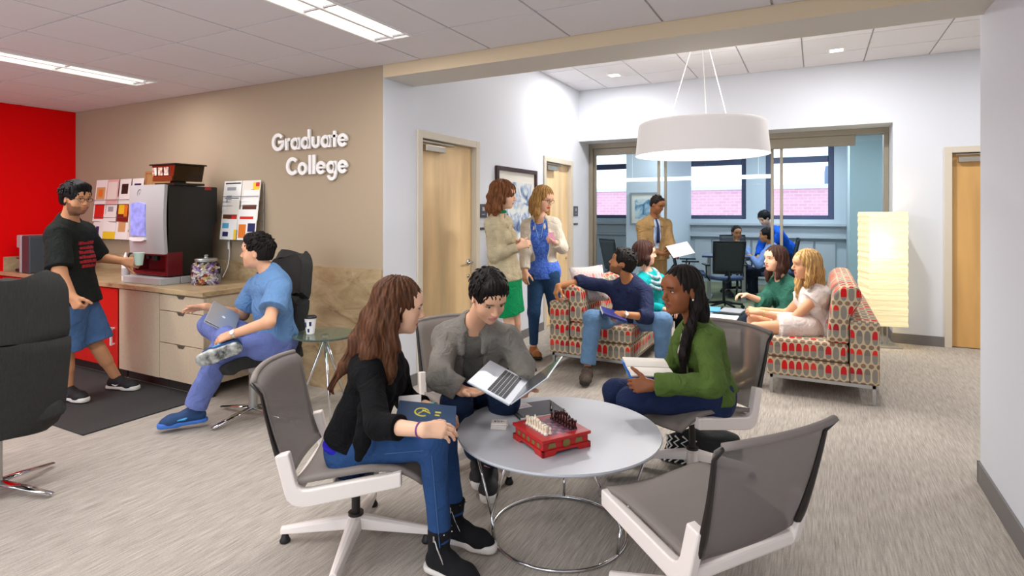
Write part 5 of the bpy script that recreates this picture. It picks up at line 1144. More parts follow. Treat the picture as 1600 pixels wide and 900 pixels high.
def long_hair(paths, vol=.014, front=.072, res=.005, low=-.08, locks=0, amp=.004, wave=.0, cut_ear=False):
    # paths: lists of (x,y,z,r) in head-local metres; mass falls down from the cap
    def f(o, base, hp, R, hs, col, J):
        L = [EL(hp(0, -.018, .040), (np.array([.074, .094, .082])+vol)*hs, R, .01), EL(hp(0, -.050, -.02), (np.array([.070, .058, .085])+vol)*hs, R, .02)]
        L.append(EL(hp(0, .088, -.040), np.array([.060, .064, front+.026])*hs, R, .010, -1))
        for P in paths:
            for a, b in zip(P[:-1], P[1:]): L.append(RC(hp(*a[:3]), hp(*b[:3]), a[3]*hs, b[3]*hs, .022, s=R[:, 0] if len(a) > 4 else None, ks=a[4] if len(a) > 4 else 1))
        L.append(EL(hp(0, .100, -.030), np.array([.050, .060, .085])*hs, R, .006, -1))
        H0 = hp(0, -.02, .13)
        def dsp(P):
            q = P-H0; a = np.arctan2(q[:, 1], q[:, 0]); z = q[:, 2]
            return (amp*np.sin(a*19+2.2*np.sin(z*22)+z*9)+amp*.7*np.sin(a*37+z*26)+wave*np.sin(z*55+a*5)).astype(np.float32)
        h = sdf_obj('hair', L, res, M_hair, o, base, disp=dsp, colf=hcol(col))
        if locks:
            rnd = random.Random(3); mb = MB()
            for i in range(locks):
                P = paths[i % len(paths)]; off = np.array([rnd.uniform(-.8, .8), rnd.uniform(-.9, .5)]); ph = rnd.uniform(0, 6); pts = []
                for j, q in enumerate(P): r = q[3]; pts.append(hp(q[0]+off[0]*r*1.05+.006*math.sin(ph+j*2.1), q[1]+off[1]*r*1.05+.006*math.cos(ph+j*1.9), q[2]))
                pts.append(pts[-1]+np.array([rnd.uniform(-.01, .01), rnd.uniform(-.01, .01), -rnd.uniform(.01, .035)]))
                pts = smooth_path(pts, 4); n = len(pts); mb.tube([p-base for p in pts], [.0055*(1-.75*(k/n)**2) for k in range(n)], 5, flat=(1.6, .8))
            ob = mb.build('loose_locks', M_hair, h, smooth=True); c = np.array(lin(col)); at = ob.data.color_attributes.new('Col', 'FLOAT_COLOR', 'POINT')
            ar = np.ones((len(mb.V), 4), np.float32); ar[:, :3] = c; kk = np.repeat([rnd.uniform(.8, 1.5) for _ in range(len(mb.V)//5+1)], 5)[:len(mb.V)]; ar[:, :3] *= np.repeat(np.array([rnd.uniform(.7, 1.7) for _ in range(locks+1)]), len(mb.V)//locks+1)[:len(mb.V), None]; at.data.foreach_set('color', ar.ravel())
    return f
def glasses(c, col='1a1614', r=.0215, th=.0016):
    m = mat('spectacle_'+col, col, .3); t = MB(); hp = c['hp']; Bm = c['Bm']
    for s_ in (-1, 1):
        t.tube([Bm(hp(s_*.0305+r*math.cos(a), .098-.10*abs(math.cos(a)*r)*1, .003+r*.72*math.sin(a))) for a in np.linspace(0, 2*math.pi, 20, endpoint=False)], th, 6, closed=True)
        t.tube([Bm(hp(s_*.052, .094, .008)), Bm(hp(s_*.070, .06, .008)), Bm(hp(s_*.077, -.005, .008))], th, 6)
    t.tube([Bm(hp(-.010, .099, .006)), Bm(hp(0, .103, .008)), Bm(hp(.010, .099, .006))], th, 6); t.build('glasses', m, c['o'], smooth=True)
def band(c, S, m, w=.02, r=.031, t=.93, name='wristband', face=None):
    J = c['J']; a, b_ = J['el'+S], J['wr'+S]; d = nrm(b_-a); p = a+(b_-a)*t; mb = MB(); x = nrm(np.cross(d, (0, 0, 1))); y = np.cross(d, x)
    V = []; n = 18
    for s_ in (-w/2, -w/4, w/4, w/2):
        rr = r if abs(s_) > w/3 else r+.002
        for j in range(n): g = 2*math.pi*j/n; V.append(p+d*s_+x*rr*math.cos(g)+y*rr*math.sin(g)-c['base'])
    mb.add(V, [(i*n+j, i*n+(j+1) % n, (i+1)*n+(j+1) % n, (i+1)*n+j) for i in range(3) for j in range(n)]); o = mb.build(name, m, c['o'], smooth=True)
    if face is not None:
        fn = nrm(np.asarray(face)-d*(d@np.asarray(face))); R = frame_from(d, fn); MB().lathe([(.001, 0), (.015, 0), (.016, .004), (.013, .007), (.001, .007)], p+fn*(r-.001)-c['base'], 20, R=np.stack([np.cross(d, fn), d, fn], 1)).build('watch_face', M_emw, o)
# length-constrained joint on a pixel ray
def rl(par, u, v, L, near=True):
    A = W(u, v, 1.0)-np.array([0, 0, EYE]); O = np.array([0, 0, EYE]); A_ = A; par = np.asarray(par); oc = O-par
    a = A_@A_; b = 2*(A_@oc); c = oc@oc-L*L; D = b*b-4*a*c
    if D < 0: d = -b/(2*a)
    else: d = (-b-math.sqrt(D))/(2*a) if near else (-b+math.sqrt(D))/(2*a)
    return O+A_*d
# ---------------------------------------------------------------- the people
LT, MD, BR = 'd9a07c', 'a86f4a', 'e3b596'
jean = lambda c: mat('denim_'+c, c, .85, vary=.10, vscale=9, bump=.3, bscale=260, spec=.2, wrinkle=.45)
M_solew = mat('sole_white', 'd9d4cc', .6); M_soled = mat('sole_dark', '22211f', .7); M_sblk = mat('shoe_black', '17181b', .7, bump=.2, bscale=200)
def slab(name, c, x, y, w, h, th, m, parent=None, base=(0, 0, 0), bevel=.002):   # centre, x dir, y dir
    x = nrm(x); y = nrm(y-x*(np.asarray(y)@x)); z = np.cross(x, y); R = np.stack([x, y, z], 1)
    return MB().box((-w/2, -h/2, -th/2), (w/2, h/2, th/2), R, np.asarray(c)-np.asarray(base)).build(name, m, parent, bevel=bevel)
def placed(name, label, cat, c, x, y):
    t = bpy.data.objects.new(name, None); COL.objects.link(t); x = nrm(x); y = nrm(np.asarray(y, float)-x*(np.asarray(y, float)@x)); z = np.cross(x, y)
    t.matrix_world = Matrix([[x[i], y[i], z[i], c[i]] for i in range(3)]+[[0, 0, 0, 1]]); t.empty_display_size = .05; return tag(t, label, cat)
def laptop(label, c, x, y, ang, w=.31, h=.215, mark=True, keys=True):
    t = placed('laptop', label, 'laptop', c, x, y)       # hinge along local x at y=+h/2
    MB().box((-w/2, -h/2, 0), (w/2, h/2, .010)).build('base', M_lapt, t, bevel=.003)
    if keys:
        kb = MB()
        for r_ in range(5):
            for k in range(13): kb.box((-w/2+.022+k*(w-.044)/13+.0012, h/2-.030-(r_+1)*.0185+.0012, .010), (-w/2+.022+(k+1)*(w-.044)/13-.0012, h/2-.030-r_*.0185-.0012, .0118))
        kb.build('keyboard', mat('key_black', '22262b', .5), t)
        MB().box((-.05, -h/2+.012, .010), (.05, -h/2+.072, .0106)).build('trackpad', mat('trackpad', 'b8bcc4', .3, .5), t)
    R = rotx(ang); s = MB(); s.box((-w/2, 0, -.006), (w/2, h, 0), R, (0, h/2, .012)); l = s.build('lid', M_lapt, t, bevel=.0025)
    MB().box((-w/2+.008, .010, -.0002), (w/2-.008, h-.008, .0012), R, (0, h/2, .012)).build('screen', mat('laptop_screen', '3a4048', .15), l)
    if mark:
        o = MB(); P = [(.0115*math.cos(a)*(1+.12*math.cos(2*a)), .013*math.sin(a)) for a in np.linspace(0, 2*math.pi, 16, endpoint=False)]
        o.prism(P, lambda px, py, k: tuple(R@np.array([px, h*.5+py, -.0062-k*.0006])+np.array([0, h/2, .012]))); o.prism([(0, .015), (.006, .022), (.003, .016)], lambda px, py, k: tuple(R@np.array([px, h*.5+py, -.0062-k*.0006])+np.array([0, h/2, .012]))); o.build('lid_mark', mat('logo_white', 'f4f6fa', .3), l)
    return t
M_lapt = mat('laptop_aluminium', 'bfc3cb', .35, .6)
UP = np.array([0, 0, 1.0])
# --- 1 standing man in black T-shirt
J = dict(head=W(119, 311, 4.45), neck=W(106, 347, 4.50), pel=W(113, 468, 4.50), shR=W(92, 366, 4.36), shL=W(132, 362, 4.64), hipR=W(106, 476, 4.43), hipL=W(124, 474, 4.60), knR=W(103, 545, 4.43), anR=W(106, 606, 4.47), knL=W(148, 535, 4.62), anL=W(182, 590, 4.76))
J['shR'] = W(90, 366, 4.30); J['elR'] = W(93, 424, 4.20); J['wrR'] = W(113, 464, 4.17); J['elL'] = rl(J['shL'], 152, 402, .27, False); J['wrL'] = W(194, 408, 4.76)
def tee_print(c, o):
    mb = MB(); rnd = random.Random(5); n = len(o.data.vertices); V = np.empty(n*3, np.float32); o.data.vertices.foreach_get('co', V); V = V.reshape(-1, 3)+c['base']-c['J']['pel']
    S_, U_, F_ = V@c['side'], V@c['up'], V@c['fwd']; ok = F_ > 0; S_, U_, F_ = S_[ok], U_[ok], F_[ok]
    def on(px, z): k = np.argmin((S_-px)**2+(U_-z)**2-.002*F_); return c['J']['pel']+c['side']*px+c['up']*z+c['fwd']*(F_[k]+.004)-c['base']
    for r_ in range(6):
        x0 = -.11+rnd.uniform(0, .02); z = c['tl']*.70-r_*.036
        while x0 < .09:
            w_ = rnd.uniform(.010, .026); h_ = rnd.choice((.018, .024, .026)); P = [on(x0, z), on(x0+w_, z), on(x0+w_, z+h_), on(x0, z+h_)]
            mb.add(P+[p-c['fwd']*.008 for p in P], [(0, 1, 2, 3), (7, 6, 5, 4), (0, 4, 5, 1), (1, 5, 6, 2), (2, 6, 7, 3), (3, 7, 4, 0)]); x0 += w_+.005
    mb.build('red_print', mat('tee_red', 'a01c28', .8), o)
c = person('person in black T-shirt and blue shorts standing at coffee machine, taking a cup', J, 'c99069', CV(1, -.30, -.12), .0055, bs=1.12, hair=short_hair(.017, .072, -.050, .0055, quiff=.010, spiky=.001), haircol='0f0e10', beard='120d0c',
    hands=dict(R=dict(curl=.85, n=CV(-.3, -1, .1), thumb=.6), L=dict(curl=.75, n=CV(.2, -1, .3), thumb=.3)), top=Top('t_shirt', cloth('1d211f'), .020, -.02, .46, ksl=1.25, flare=.022, folds=.005, hemflare=.018, neck=.060, extra=tee_print), bottom=Trousers('shorts', jean('47658f'), .018, .50, .105, .105, .118, folds=.006, waist=.12))
glasses(c)
M_nk = M_sblk
for S, toe, a in (('R', CV(1, -.28), J['anR']), ('L', CV(1, -.12), J['anL'])): shoe(c['o'], c['base'], a, toe, M_nk, M_solew, .0055, 1.02, extra=swoosh_stripe('e6e6e4'))
hw = W(217, 404, 4.74); papercup('green and white paper cup held at the coffee machine', (hw[0], hw[1], hw[2]-.055), .105, 'b9d3c4', lid=False, pat=False)
# --- 2 seated man in blue scrubs
J = dict(head=W(402, 394, 4.08), neck=W(421, 428, 4.12), pel=W(434, 533, 4.10), shL=W(436, 452, 3.95), shR=W(401, 447, 4.27), hipL=W(426, 541, 4.00), hipR=W(420, 536, 4.18), knL=W(346, 552, 3.93), anL=W(302, 640, 3.93), knR=W(330, 507, 4.28), anR=W(362, 538, 3.80))
J['elL'] = rl(J['shL'], 420, 503, .28, True); J['wrL'] = rl(J['elL'], 361, 523, .27, False); J['elR'] = rl(J['shR'], 380, 492, .28, False); J['wrR'] = rl(J['elR'], 322, 479, .27, True)
M_scr1 = cloth('6388b4', vary=.05); M_scr2 = cloth('6a79b4', vary=.05)
c = person('person in blue scrubs and running shoes sitting in the dark lounge chair', J, 'dba583', CV(-1, -.05, .02), .005, hair=short_hair(.008, .070, -.052, .005, quiff=.006), haircol='15110f',
    hands=dict(L=dict(curl=.25, n=CV(.1, -.55, .85), spread=.3), R=dict(curl=.15, n=CV(.1, .5, .8), d=CV(-1, -.05, -.12), spread=.1, thumb=.1)), top=Top('scrub_top', M_scr1, .024, .02, .33, ksl=1.3, flare=.022, folds=.005, vneck=.13, neck=.056), bottom=Trousers('scrub_trousers', M_scr2, .016, .96, .100, .080, .072, folds=.006, waist=.18))
band(c, 'L', mat('watch_strap', 'c9b9a0', .5), .018, .030, .90, 'wristwatch', face=CV(-.2, -1, .5))
M_run = mat('runner_navy', '1d3f6b', .7, bump=.3, bscale=120); M_solet = mat('sole_blue', '3a6fc4', .6)
def runner(P, o, base): laces(P, o, base); mb = MB(); [mb.tube([P(s_*.036, .0, .062)-base, P(s_*.043, .05, .045)-base, P(s_*.042, .09, .040)-base], [.004, .009, .003], 6) for s_ in (-1, 1)]; mb.build('side_mark', mat('runner_sky', '4aa3e0', .5), o)
shoe(c['o'], c['base'], J['anL'], CV(-1, -.55), M_run, M_solet, .005, 1.05, extra=runner)
s2 = shoe(c['o'], c['base'], J['anR'], CV(-.93, -.05, -.30), M_run, M_soled, .005, 1.05, up=CV(.10, .95, .42), extra=runner)
for ch in s2.children:
    if ch.name.startswith('sole'): ch.data.materials[0] = mat('sole_charcoal', '3d3f3d', .7, vary=.5, vscale=22, col2='c9cbc6')
laptop('closed silver laptop resting on the lap of the man in blue scrubs', W(347, 499, 4.06), CV(.3, -1, -.32), CV(.80, .15, -.62), math.pi-.02, .30, .21, keys=False)
# --- 3 woman in black cardigan, foreground
J = dict(head=W(624, 479, 2.55), neck=W(598, 545, 2.55), pel=W(552, 694, 2.56), shR=W(577, 583, 2.42), shL=W(618, 574, 2.69), hipR=W(562, 700, 2.47), hipL=W(560, 696, 2.63), knR=W(676, 693, 2.37), knL=W(692, 688, 2.58), anR=W(690, 862, 2.33), anL=W(712, 815, 2.54))
J['elR'] = rl(J['shR'], 592, 665, .26, True); J['wrR'] = rl(J['elR'], 662, 672, .23, True); J['elL'] = rl(J['shL'], 634, 625, .25, False); J['wrL'] = rl(J['elL'], 682, 640, .22, True)
M_card = cloth('0b0b0d', 'cardigan_black', vary=.0, rough=.9, bump=.2)
M_jean3 = jean('2b4a78')
def cardi(c, o):
    J = c['J']; A = c['A']
    L = [RC(W(573, 640, 2.36), W(566, 690, 2.315), .040, .032, .02, s=CV(0, 1), ks=.6), RC(W(566, 690, 2.315), W(560, 716, 2.325), .032, .018, .02, s=CV(0, 1), ks=.5)]
    sdf_obj('front_drape', L, .004, M_card, o, c['base'], disp=fold(.003, 40))
    L = [RC(A(.16), A(.02), .108, .118, .03, s=c['side'], ks=1.36, cuts=((A(-.02), -c['up']), (A(.14), c['up'])))]
    sdf_obj('blue_top', L, .005, cloth('2a22a8'), c['o'], c['base'], disp=fold(.003, 40))
hair3 = [[(.0, -.075, .05, .040), (.01, -.105, -.06, .044), (.01, -.135, -.16, .042), (.015, -.175, -.27, .026), (.02, -.215, -.36, .010)],
         [(.066, -.03, .04, .028), (.080, -.025, -.06, .034), (.084, -.01, -.16, .036), (.080, .0, -.26, .032), (.07, -.02, -.35, .022), (.06, -.01, -.41, .010)],
         [(.052, -.06, .02, .036), (.070, -.075, -.08, .044), (.075, -.085, -.18, .044), (.07, -.10, -.27, .034), (.05, -.12, -.34, .016)],
         [(-.068, -.03, .03, .026), (-.078, -.02, -.08, .026), (-.078, .0, -.18, .022), (-.07, .01, -.27, .012)], [(-.05, -.07, .02, .03), (-.055, -.10, -.1, .034), (-.05, -.13, -.2, .026)]]
c = person('person with long brown hair in black cardigan and jeans, holding a blue book', J, BR, CV(1, .22, -.18), .0038, fem=True, hair=long_hair(hair3, .010, .066, .0042, locks=90, amp=.0032, wave=.002), haircol='52321e', browcol='3a241a', lip='b86a62',
    hands=dict(R=dict(curl=.32, n=CV(-.15, -.55, .8), d=CV(1, .25, -.06), thumb=.4), L=dict(curl=.45, n=CV(.1, -.3, .95), d=CV(1, -.25, -.15), thumb=.5)),
    top=Top('cardigan', M_card, .015, .10, dict(L=.80, R=.74), folds=.003, neck=.060, hemflare=.006, extra=cardi, res=.0042), bottom=Trousers('jeans', M_jean3, .008, .95, .083, .062, .048, folds=.0022, waist=.16, res=.0042))
mb = MB(); _s = CV(.05, -1)
for (p0, p1, r0, r1) in ((J['hipR'], J['knR'], .086, .066), (J['knR'], J['anR'], .066, .050)): mb.tube([p0*(1-t_)+p1*t_+_s*(r0*(1-t_)+r1*t_)*.975-c['base'] for t_ in np.linspace(.12 if r0 > .08 else .05, .90, 9)], .0018, 5)
mb.build('side_seam', mat('seam_blue', '426491', .8), c['jeans'])
band(c, 'R', mat('band_purple', '7a3a8a', .4), .007, .0275, .93, 'wristband'); band(c, 'L', mat('band_teal', '6fc0b4', .3, vary=.3, vscale=90), .022, .029, .90, 'bracelet')
M_suede = mat('boot_suede', '0c0c10', .95); 
def zipb(P, o, base):
    mb = MB(); mb.tube([P(.049, .0, .165)-base, P(.050, .020, .12)-base, P(.046, .045, .07)-base], .0028, 6); mb.box((-.004, -.003, -.012), (.004, .003, .012), None, P(.051, .002, .162)-base); mb.build('zip', M_chrome, o)
    mb = MB()
    for k in range(7): g = 2*math.pi*k/7; mb.sph(P(.046*math.cos(g), -.003+.050*math.sin(g), .178)-base, .0035, 8)
    mb.build('studs', M_chrome, o)
for a, td in ((J['anR'], CV(1, -.62)), (J['anL'], CV(1, -.42))): shoe(c['o'], c['base'], a, td, M_suede, M_solew, .0045, .98, boot=.085, extra=zipb)
bc = W(666, 651, 2.44); bx = CV(1, .10, -.14); by = CV(-.15, 1, .20); t = placed('book', 'dark blue book with yellow emblem held by the woman in black cardigan', 'book', bc, bx, by)
M_bk = mat('book_navy', '2b4a6e', .5); MB().box((-.125, -.085, .012), (.125, .085, .015)).box((-.125, -.085, -.010), (.125, .085, -.007)).box((-.125, .082, -.010), (.125, .085, .015)).build('cover', M_bk, t); MB().box((-.121, -.081, -.007), (.122, .082, .012)).build('pages', PM['white'], t)
mb = MB(); mb.tube([(-.02+.03*math.cos(a), .005+.03*math.sin(a), .0155) for a in np.linspace(.4, 5.3, 16)], .004, 5); mb.tube([(-.035, -.01, .016), (0, .03, .016), (.015, 0, .016), (-.02, .02, .016)], .0035, 5); mb.box((.035, .01, .015), (.06, .022, .016)); mb.box((.035, -.012, .015), (.055, -.002, .016)); mb.build('emblem', mat('emblem_yellow', 'd9cf5a', .5), t)
o = slab('paper_sheet', W(640, 640, 2.52), CV(1, .1, .05), CV(-.3, 1, .9), .10, .14, .002, PM['white']); tag(o, 'white loose paper behind the blue book, on lap of woman in black cardigan', 'paper')
# --- 4 man in grey cardigan with laptop
J = dict(head=W(763, 464, 2.82), neck=W(738, 508, 3.00), pel=W(742, 612, 3.24), shR=W(697, 528, 3.02), shL=W(792, 527, 3.04), hipR=W(722, 616, 3.18), hipL=W(764, 616, 3.18), knR=W(712, 628, 2.82), knL=W(790, 622, 2.88), anR=W(748, 712, 3.15), anL=W(765, 730, 3.04))
J['elR'] = rl(J['shR'], 688, 590, .29, True); J['wrR'] = W(722, 611, 2.76); J['elL'] = W(816, 571, 2.96); J['wrL'] = W(818, 605, 2.80)
M_g1 = cloth('7b7770', vary=.12); M_g2 = cloth('5f5d57', 'henley_grey')
def hen(c, o):
    L = c['torso'](.010)+c['trap'](.006); N = c['J']['neck']; hd = nrm(c['hp'](0, -.02, -.06)-N)
    for p in L: p['cuts'] = [(c['A'](.02), -c['up'])]
    L.append(RC(N+hd*.03+c['fwd']*.02, N+hd*.25, .062, .09, .006, op=-1)); L.append(RC(N+hd*.04+c['fwd']*.10, c['A'](.86, 0, .15), .036, .010, .006, op=-1)); sdf_obj('henley_shirt', L, .0045, M_g2, c['o'], c['base'], disp=fold(.003, 30))
c = person('person in grey cardigan sitting at the round table, looking down at laptop', J, 'e0ad8c', CV(.42, -.80, -.52), .0036, hair=short_hair(.013, .074, -.040, .004, quiff=.006, spiky=.001), haircol='16120f', roll=.05, lip='c9807a',
    hands=dict(R=dict(curl=.22, n=CV(-.25, .1, -1), d=CV(1, -.35, -.02), thumb=.0), L=dict(curl=.3, n=CV(.2, .3, -1), d=CV(-.25, -1, -.25), thumb=.1)), top=Top('cardigan', M_g1, .021, .0, .93, open_=.070, folds=.006, collar=.010, res=.0042, ksl=1.1, ff=26), bottom=Trousers('jeans', jean('1d2c48'), .010, .94, .090, .068, .058, folds=.004, res=.0045))
hen(c, None)
for a, td in ((J['anR'], CV(.1, -1)), (J['anL'], CV(.02, -1))): shoe(c['o'], c['base'], a, td, M_sblk, M_solew, .0045, 1.02, extra=laces)
hl = W(796, 634, 2.52); hr = W(824, 598, 2.80)      # hinge ends
hx = nrm(hr-hl); hc = (hl+hr)/2; bl = W(752, 588, 2.68); yy = -(bl-hc); yy = nrm(yy-hx*(yy@hx))
laptop('open silver laptop tilted in the hands of the man in grey cardigan', hc-yy*.1075, hx, yy, math.radians(62), .31, .215) if np.cross(hx, yy)[2] > 0 else laptop('open silver laptop tilted in the hands of the man in grey cardigan', hc-yy*.1075, -hx, yy, math.radians(62), .31, .215)
# --- 5 woman in green jacket
J = dict(head=W(1064, 454, 3.10), neck=W(1090, 512, 3.14), pel=W(1112, 614, 3.20), shL=W(1108, 532, 3.02), shR=W(1072, 528, 3.30), hipL=W(1100, 620, 3.10), hipR=W(1098, 612, 3.30), knL=W(984, 626, 3.07), knR=W(962, 612, 3.24), anL=W(985, 700, 3.24), anR=W(960, 690, 3.36))
J['elL'] = rl(J['shL'], 1112, 600, .27, True); J['wrL'] = rl(J['elL'], 1016, 602, .25, False); J['elR'] = rl(J['shR'], 1046, 582, .26, False); J['wrR'] = W(1008, 592, 3.14)
hair5 = [[(.03, -.07, .03, .030), (.035, -.09, -.08, .034), (.02, -.10, -.20, .032), (.0, -.10, -.34, .026), (.0, -.09, -.46, .014)], [(-.055, -.06, .01, .024), (-.062, -.035, -.08, .022), (-.058, .01, -.19, .024), (-.052, .045, -.30, .022), (-.05, .05, -.42, .010)], [(-.03, -.08, .0, .028), (-.05, -.085, -.12, .026), (-.045, -.06, -.22, .02), (-.045, -.02, -.32, .016), (-.045, .0, -.44, .008)]]
def jk(c, o):
    A = c['A']; J = c['J']; s_ = -1
    mb = MB(); p = J['shL']; mb.tube([p+c['up']*.060-c['side']*.0-c['base']-c['side']*(-.05), p+c['up']*.064-c['base'], p+c['up']*.045-c['side']*.045-c['base']], .012, 6, flat=(1.6, .45)); mb.build('epaulette', M_gj, o, smooth=True)
    L = c['torso'](.008)+c['trap'](.004); 
    for q in L: q['cuts'] = [(A(.05), -c['up'])]
    N = J['neck']; hd = nrm(c['hp'](0, -.02, -.06)-N); L.append(RC(N+hd*.03+c['fwd']*.03, N+hd*.25, .064, .09, .006, op=-1)); sdf_obj('cream_blouse', L, .0045, cloth('b9b2a2'), c['o'], c['base'])
M_gj = cloth('52682f', 'jacket_green', vary=.08)
c = person('person with long dark hair in olive green jacket, holding an open white book', J, '8a5232', CV(-1, -.42, -.06), .0036, fem=True, hs=1.10, bs=1.06, hair=long_hair(hair5, .006, .074, .004, locks=50, amp=.0028), haircol='17100d', lip='7a3f34',
    hands=dict(L=dict(curl=.6, n=CV(-.1, -.8, .25), d=CV(-1, .1, -.05), thumb=.1), R=dict(curl=.5, n=CV(0, .4, .8), d=CV(-1, -.3, -.1))), top=Top('jacket', M_gj, .020, .03, dict(L=.95, R=.95), open_=.045, folds=.009, collar=.008, neck=.062, ksl=1.1, ff=27, extra=jk, res=.0042, flare=.006), bottom=Trousers('jeans', jean('232f52'), .008, .93, .092, .068, .050, folds=.003, res=.0048))
MB().sph(c['Bm'](c['hp'](.078, -.006, -.036)), .0055, 10).sph(c['Bm'](c['hp'](-.078, -.006, -.036)), .0055, 10).build('earring', mat('pearl', 'efe8dd', .2), c['o'], smooth=True)
for a, td in ((J['anR'], CV(-1, -.3)), (J['anL'], CV(-1, -.4))): shoe(c['o'], c['base'], a, td, M_sblk, M_soled, .006, .95)
cb = W(1012, 577, 3.02); t = placed('book', 'open white paged book with blue cover in hands of the woman in green jacket', 'book', cb, CV(1, .10, -.06), CV(.05, 1, .28))
for s_ in (-1, 1): MB().sheet(lambda a, b, s_=s_: (-.115+.23*a, s_*(.004+.085*b), .012*math.sin(min(1, b*1.4)*math.pi/2)+.010*(1-b)+s_*.0), 10, 8, .008).build('page', mat('book_page', 'e9e2d6', .7), t, smooth=False)
MB().box((-.12, -.092, -.006), (.12, .092, -.001)).build('cover', mat('book_blue', '2f6fc4', .5), t, bevel=.001)
# --- 6 standing woman, beige jacket and green skirt
J = dict(head=W(787, 306, 5.22), neck=W(777, 340, 5.26), pel=W(789, 432, 5.25), shR=W(768, 350, 5.12), shL=W(790, 347, 5.40), hipR=W(786, 440, 5.18), hipL=W(796, 438, 5.32), knR=W(796, 508, 5.2), knL=W(806, 506, 5.33), anR=W(796, 570, 5.22), anL=W(808, 566, 5.36))
J['elR'] = rl(J['shR'], 772, 400, .27, True); J['wrR'] = rl(J['elR'], 812, 385, .23, True); J['elL'] = rl(J['shL'], 796, 393, .26, False); J['wrL'] = rl(J['elL'], 812, 380, .20, True)
curl6 = [[(.0, -.06, .04, .05), (.0, -.085, -.04, .055), (.0, -.10, -.12, .045), (0, -.10, -.17, .02)], [(.055, -.02, .03, .035), (.070, -.03, -.05, .040), (.072, -.045, -.12, .036), (.06, -.06, -.17, .018)], [(-.055, -.02, .03, .035), (-.065, -.03, -.05, .036), (-.068, -.045, -.13, .03)]]
def scarfg(c, o): N = c['J']['neck']; u = c['up']; mb = MB(); mb.tube([N+u*.045+c['side']*.062*math.cos(a)+c['fwd']*(.02+.062*math.sin(a))-c['base'] for a in np.linspace(0, 2*math.pi, 20, endpoint=False)], .014, 8, closed=True); mb.build('green_collar', cloth('1a8a5a'), c['o'], smooth=True)
def dressb(colm, z0=.14, t1=.72, r0=.10, r1=.115, ks=1.35, name='skirt', res=None):
    def f(c):
        J = c['J']; b = c['b']; m1 = J['knR']*.5+J['knL']*.5; hp_ = J['hipR']*.5+J['hipL']*.5; q = hp_+(m1-hp_)*t1; d = nrm(m1-hp_)
        L = [EL(J['pel'], np.array([.165, .122, .12])*b+.010, c['PR'], .05, cuts=((c['A'](z0), c['up']),))]+[RC(J['hip'+S], (J['hip'+S]+(J['kn'+S]-J['hip'+S])*t1)+d*.05, .102*b*c['hipk'], .082*b+.018*(t1 < .7), .05, cuts=[(q, d)]) for S in 'LR']+[RC(hp_, q+d*.05, r0*b+.015, r1*b, .05, s=c['ps'], ks=ks, cuts=[(q, d)])]
        sdf_obj(name, L, res or c['res'], colm, c['o'], c['base'], disp=fold(.003, 20))
    return f
c = person('person with curly auburn hair in cream jacket and green skirt, standing by the doors', J, BR, CV(1, -.02, -.08), .006, fem=True, bs=1.06, hair=long_hair(curl6, .022, .062, .006, locks=40, amp=.006, wave=.006), haircol='6f4427', lip='b5564e',
    hands=dict(R=dict(curl=.6, n=CV(0, -.9, .4)), L=dict(curl=.7, n=CV(0, .8, .5))), top=Top('jacket', cloth('b5a88a', vary=.15), .018, -.04, .95, folds=.004, collar=.008, hemflare=.012, open_=.02, vneck=.1, extra=scarfg), bottom=dressb(cloth('0d8a52')))
for a, td in ((J['anR'], CV(1, -.2)), (J['anL'], CV(1, -.1))): shoe(c['o'], c['base'], a, td, M_sblk, M_soled, .007, .9)
# --- 7 standing woman, white jacket, blue top
J = dict(head=W(849, 311, 5.80), neck=W(843, 343, 5.86), pel=W(849, 424, 5.88), shR=W(824, 352, 5.86), shL=W(866, 350, 5.82), hipR=W(838, 432, 5.88), hipL=W(860, 430, 5.85), knR=W(834, 488, 5.82), knL=W(867, 486, 5.92), anR=W(834, 543, 5.86), anL=W(872, 540, 6.02))
J['elR'] = rl(J['shR'], 821, 392, .27, True); J['wrR'] = rl(J['elR'], 820, 424, .22, True); J['elL'] = rl(J['shL'], 879, 388, .26, False); J['wrL'] = rl(J['elL'], 868, 379, .20, True)
hair7 = [[(.0, -.07, .04, .045), (.0, -.095, -.05, .05), (-.02, -.10, -.14, .045), (-.03, -.09, -.21, .02)], [(.062, -.01, .03, .03), (.078, .0, -.06, .034), (.078, .02, -.14, .032), (.07, .035, -.21, .014)], [(-.06, -.01, .03, .03), (-.078, -.005, -.06, .036), (-.085, .01, -.14, .038), (-.08, .02, -.22, .018)]]
def under7(c, o):
    L = c['torso'](.011)+c['trap'](.004)+[RC(c['A'](.1), c['A'](-.14), .112, .128, .05, s=c['side'], ks=1.3)]
    for q in L: q['cuts'] = [(c['A'](-.10), -c['up'])]
    N = c['J']['neck']; hd = nrm(c['hp'](0, -.02, -.06)-N); L.append(RC(N+hd*.0+c['fwd']*.04, N+hd*.25, .062, .09, .006, op=-1)); sdf_obj('blue_blouse', L, .006, mat('blouse_blue', '1f4ec0', .7, vary=.35, vscale=55, col2='5f8ae6'), c['o'], c['base'], disp=fold(.003, 26))
    MB().tube([N+hd*.03+c['side']*s_*.05*k_-c['base']+c['fwd']*f_-c['up']*z_ for s_, k_, f_, z_ in ((-1, 1, .05, .0), (-1, .8, .12, .08), (-1, .3, .145, .20), (1, .3, .145, .20), (1, .8, .12, .08), (1, 1, .05, .0))], .0035, 6).build('necklace', mat('necklace', '8fb0c8', .3), c['o'], smooth=True)
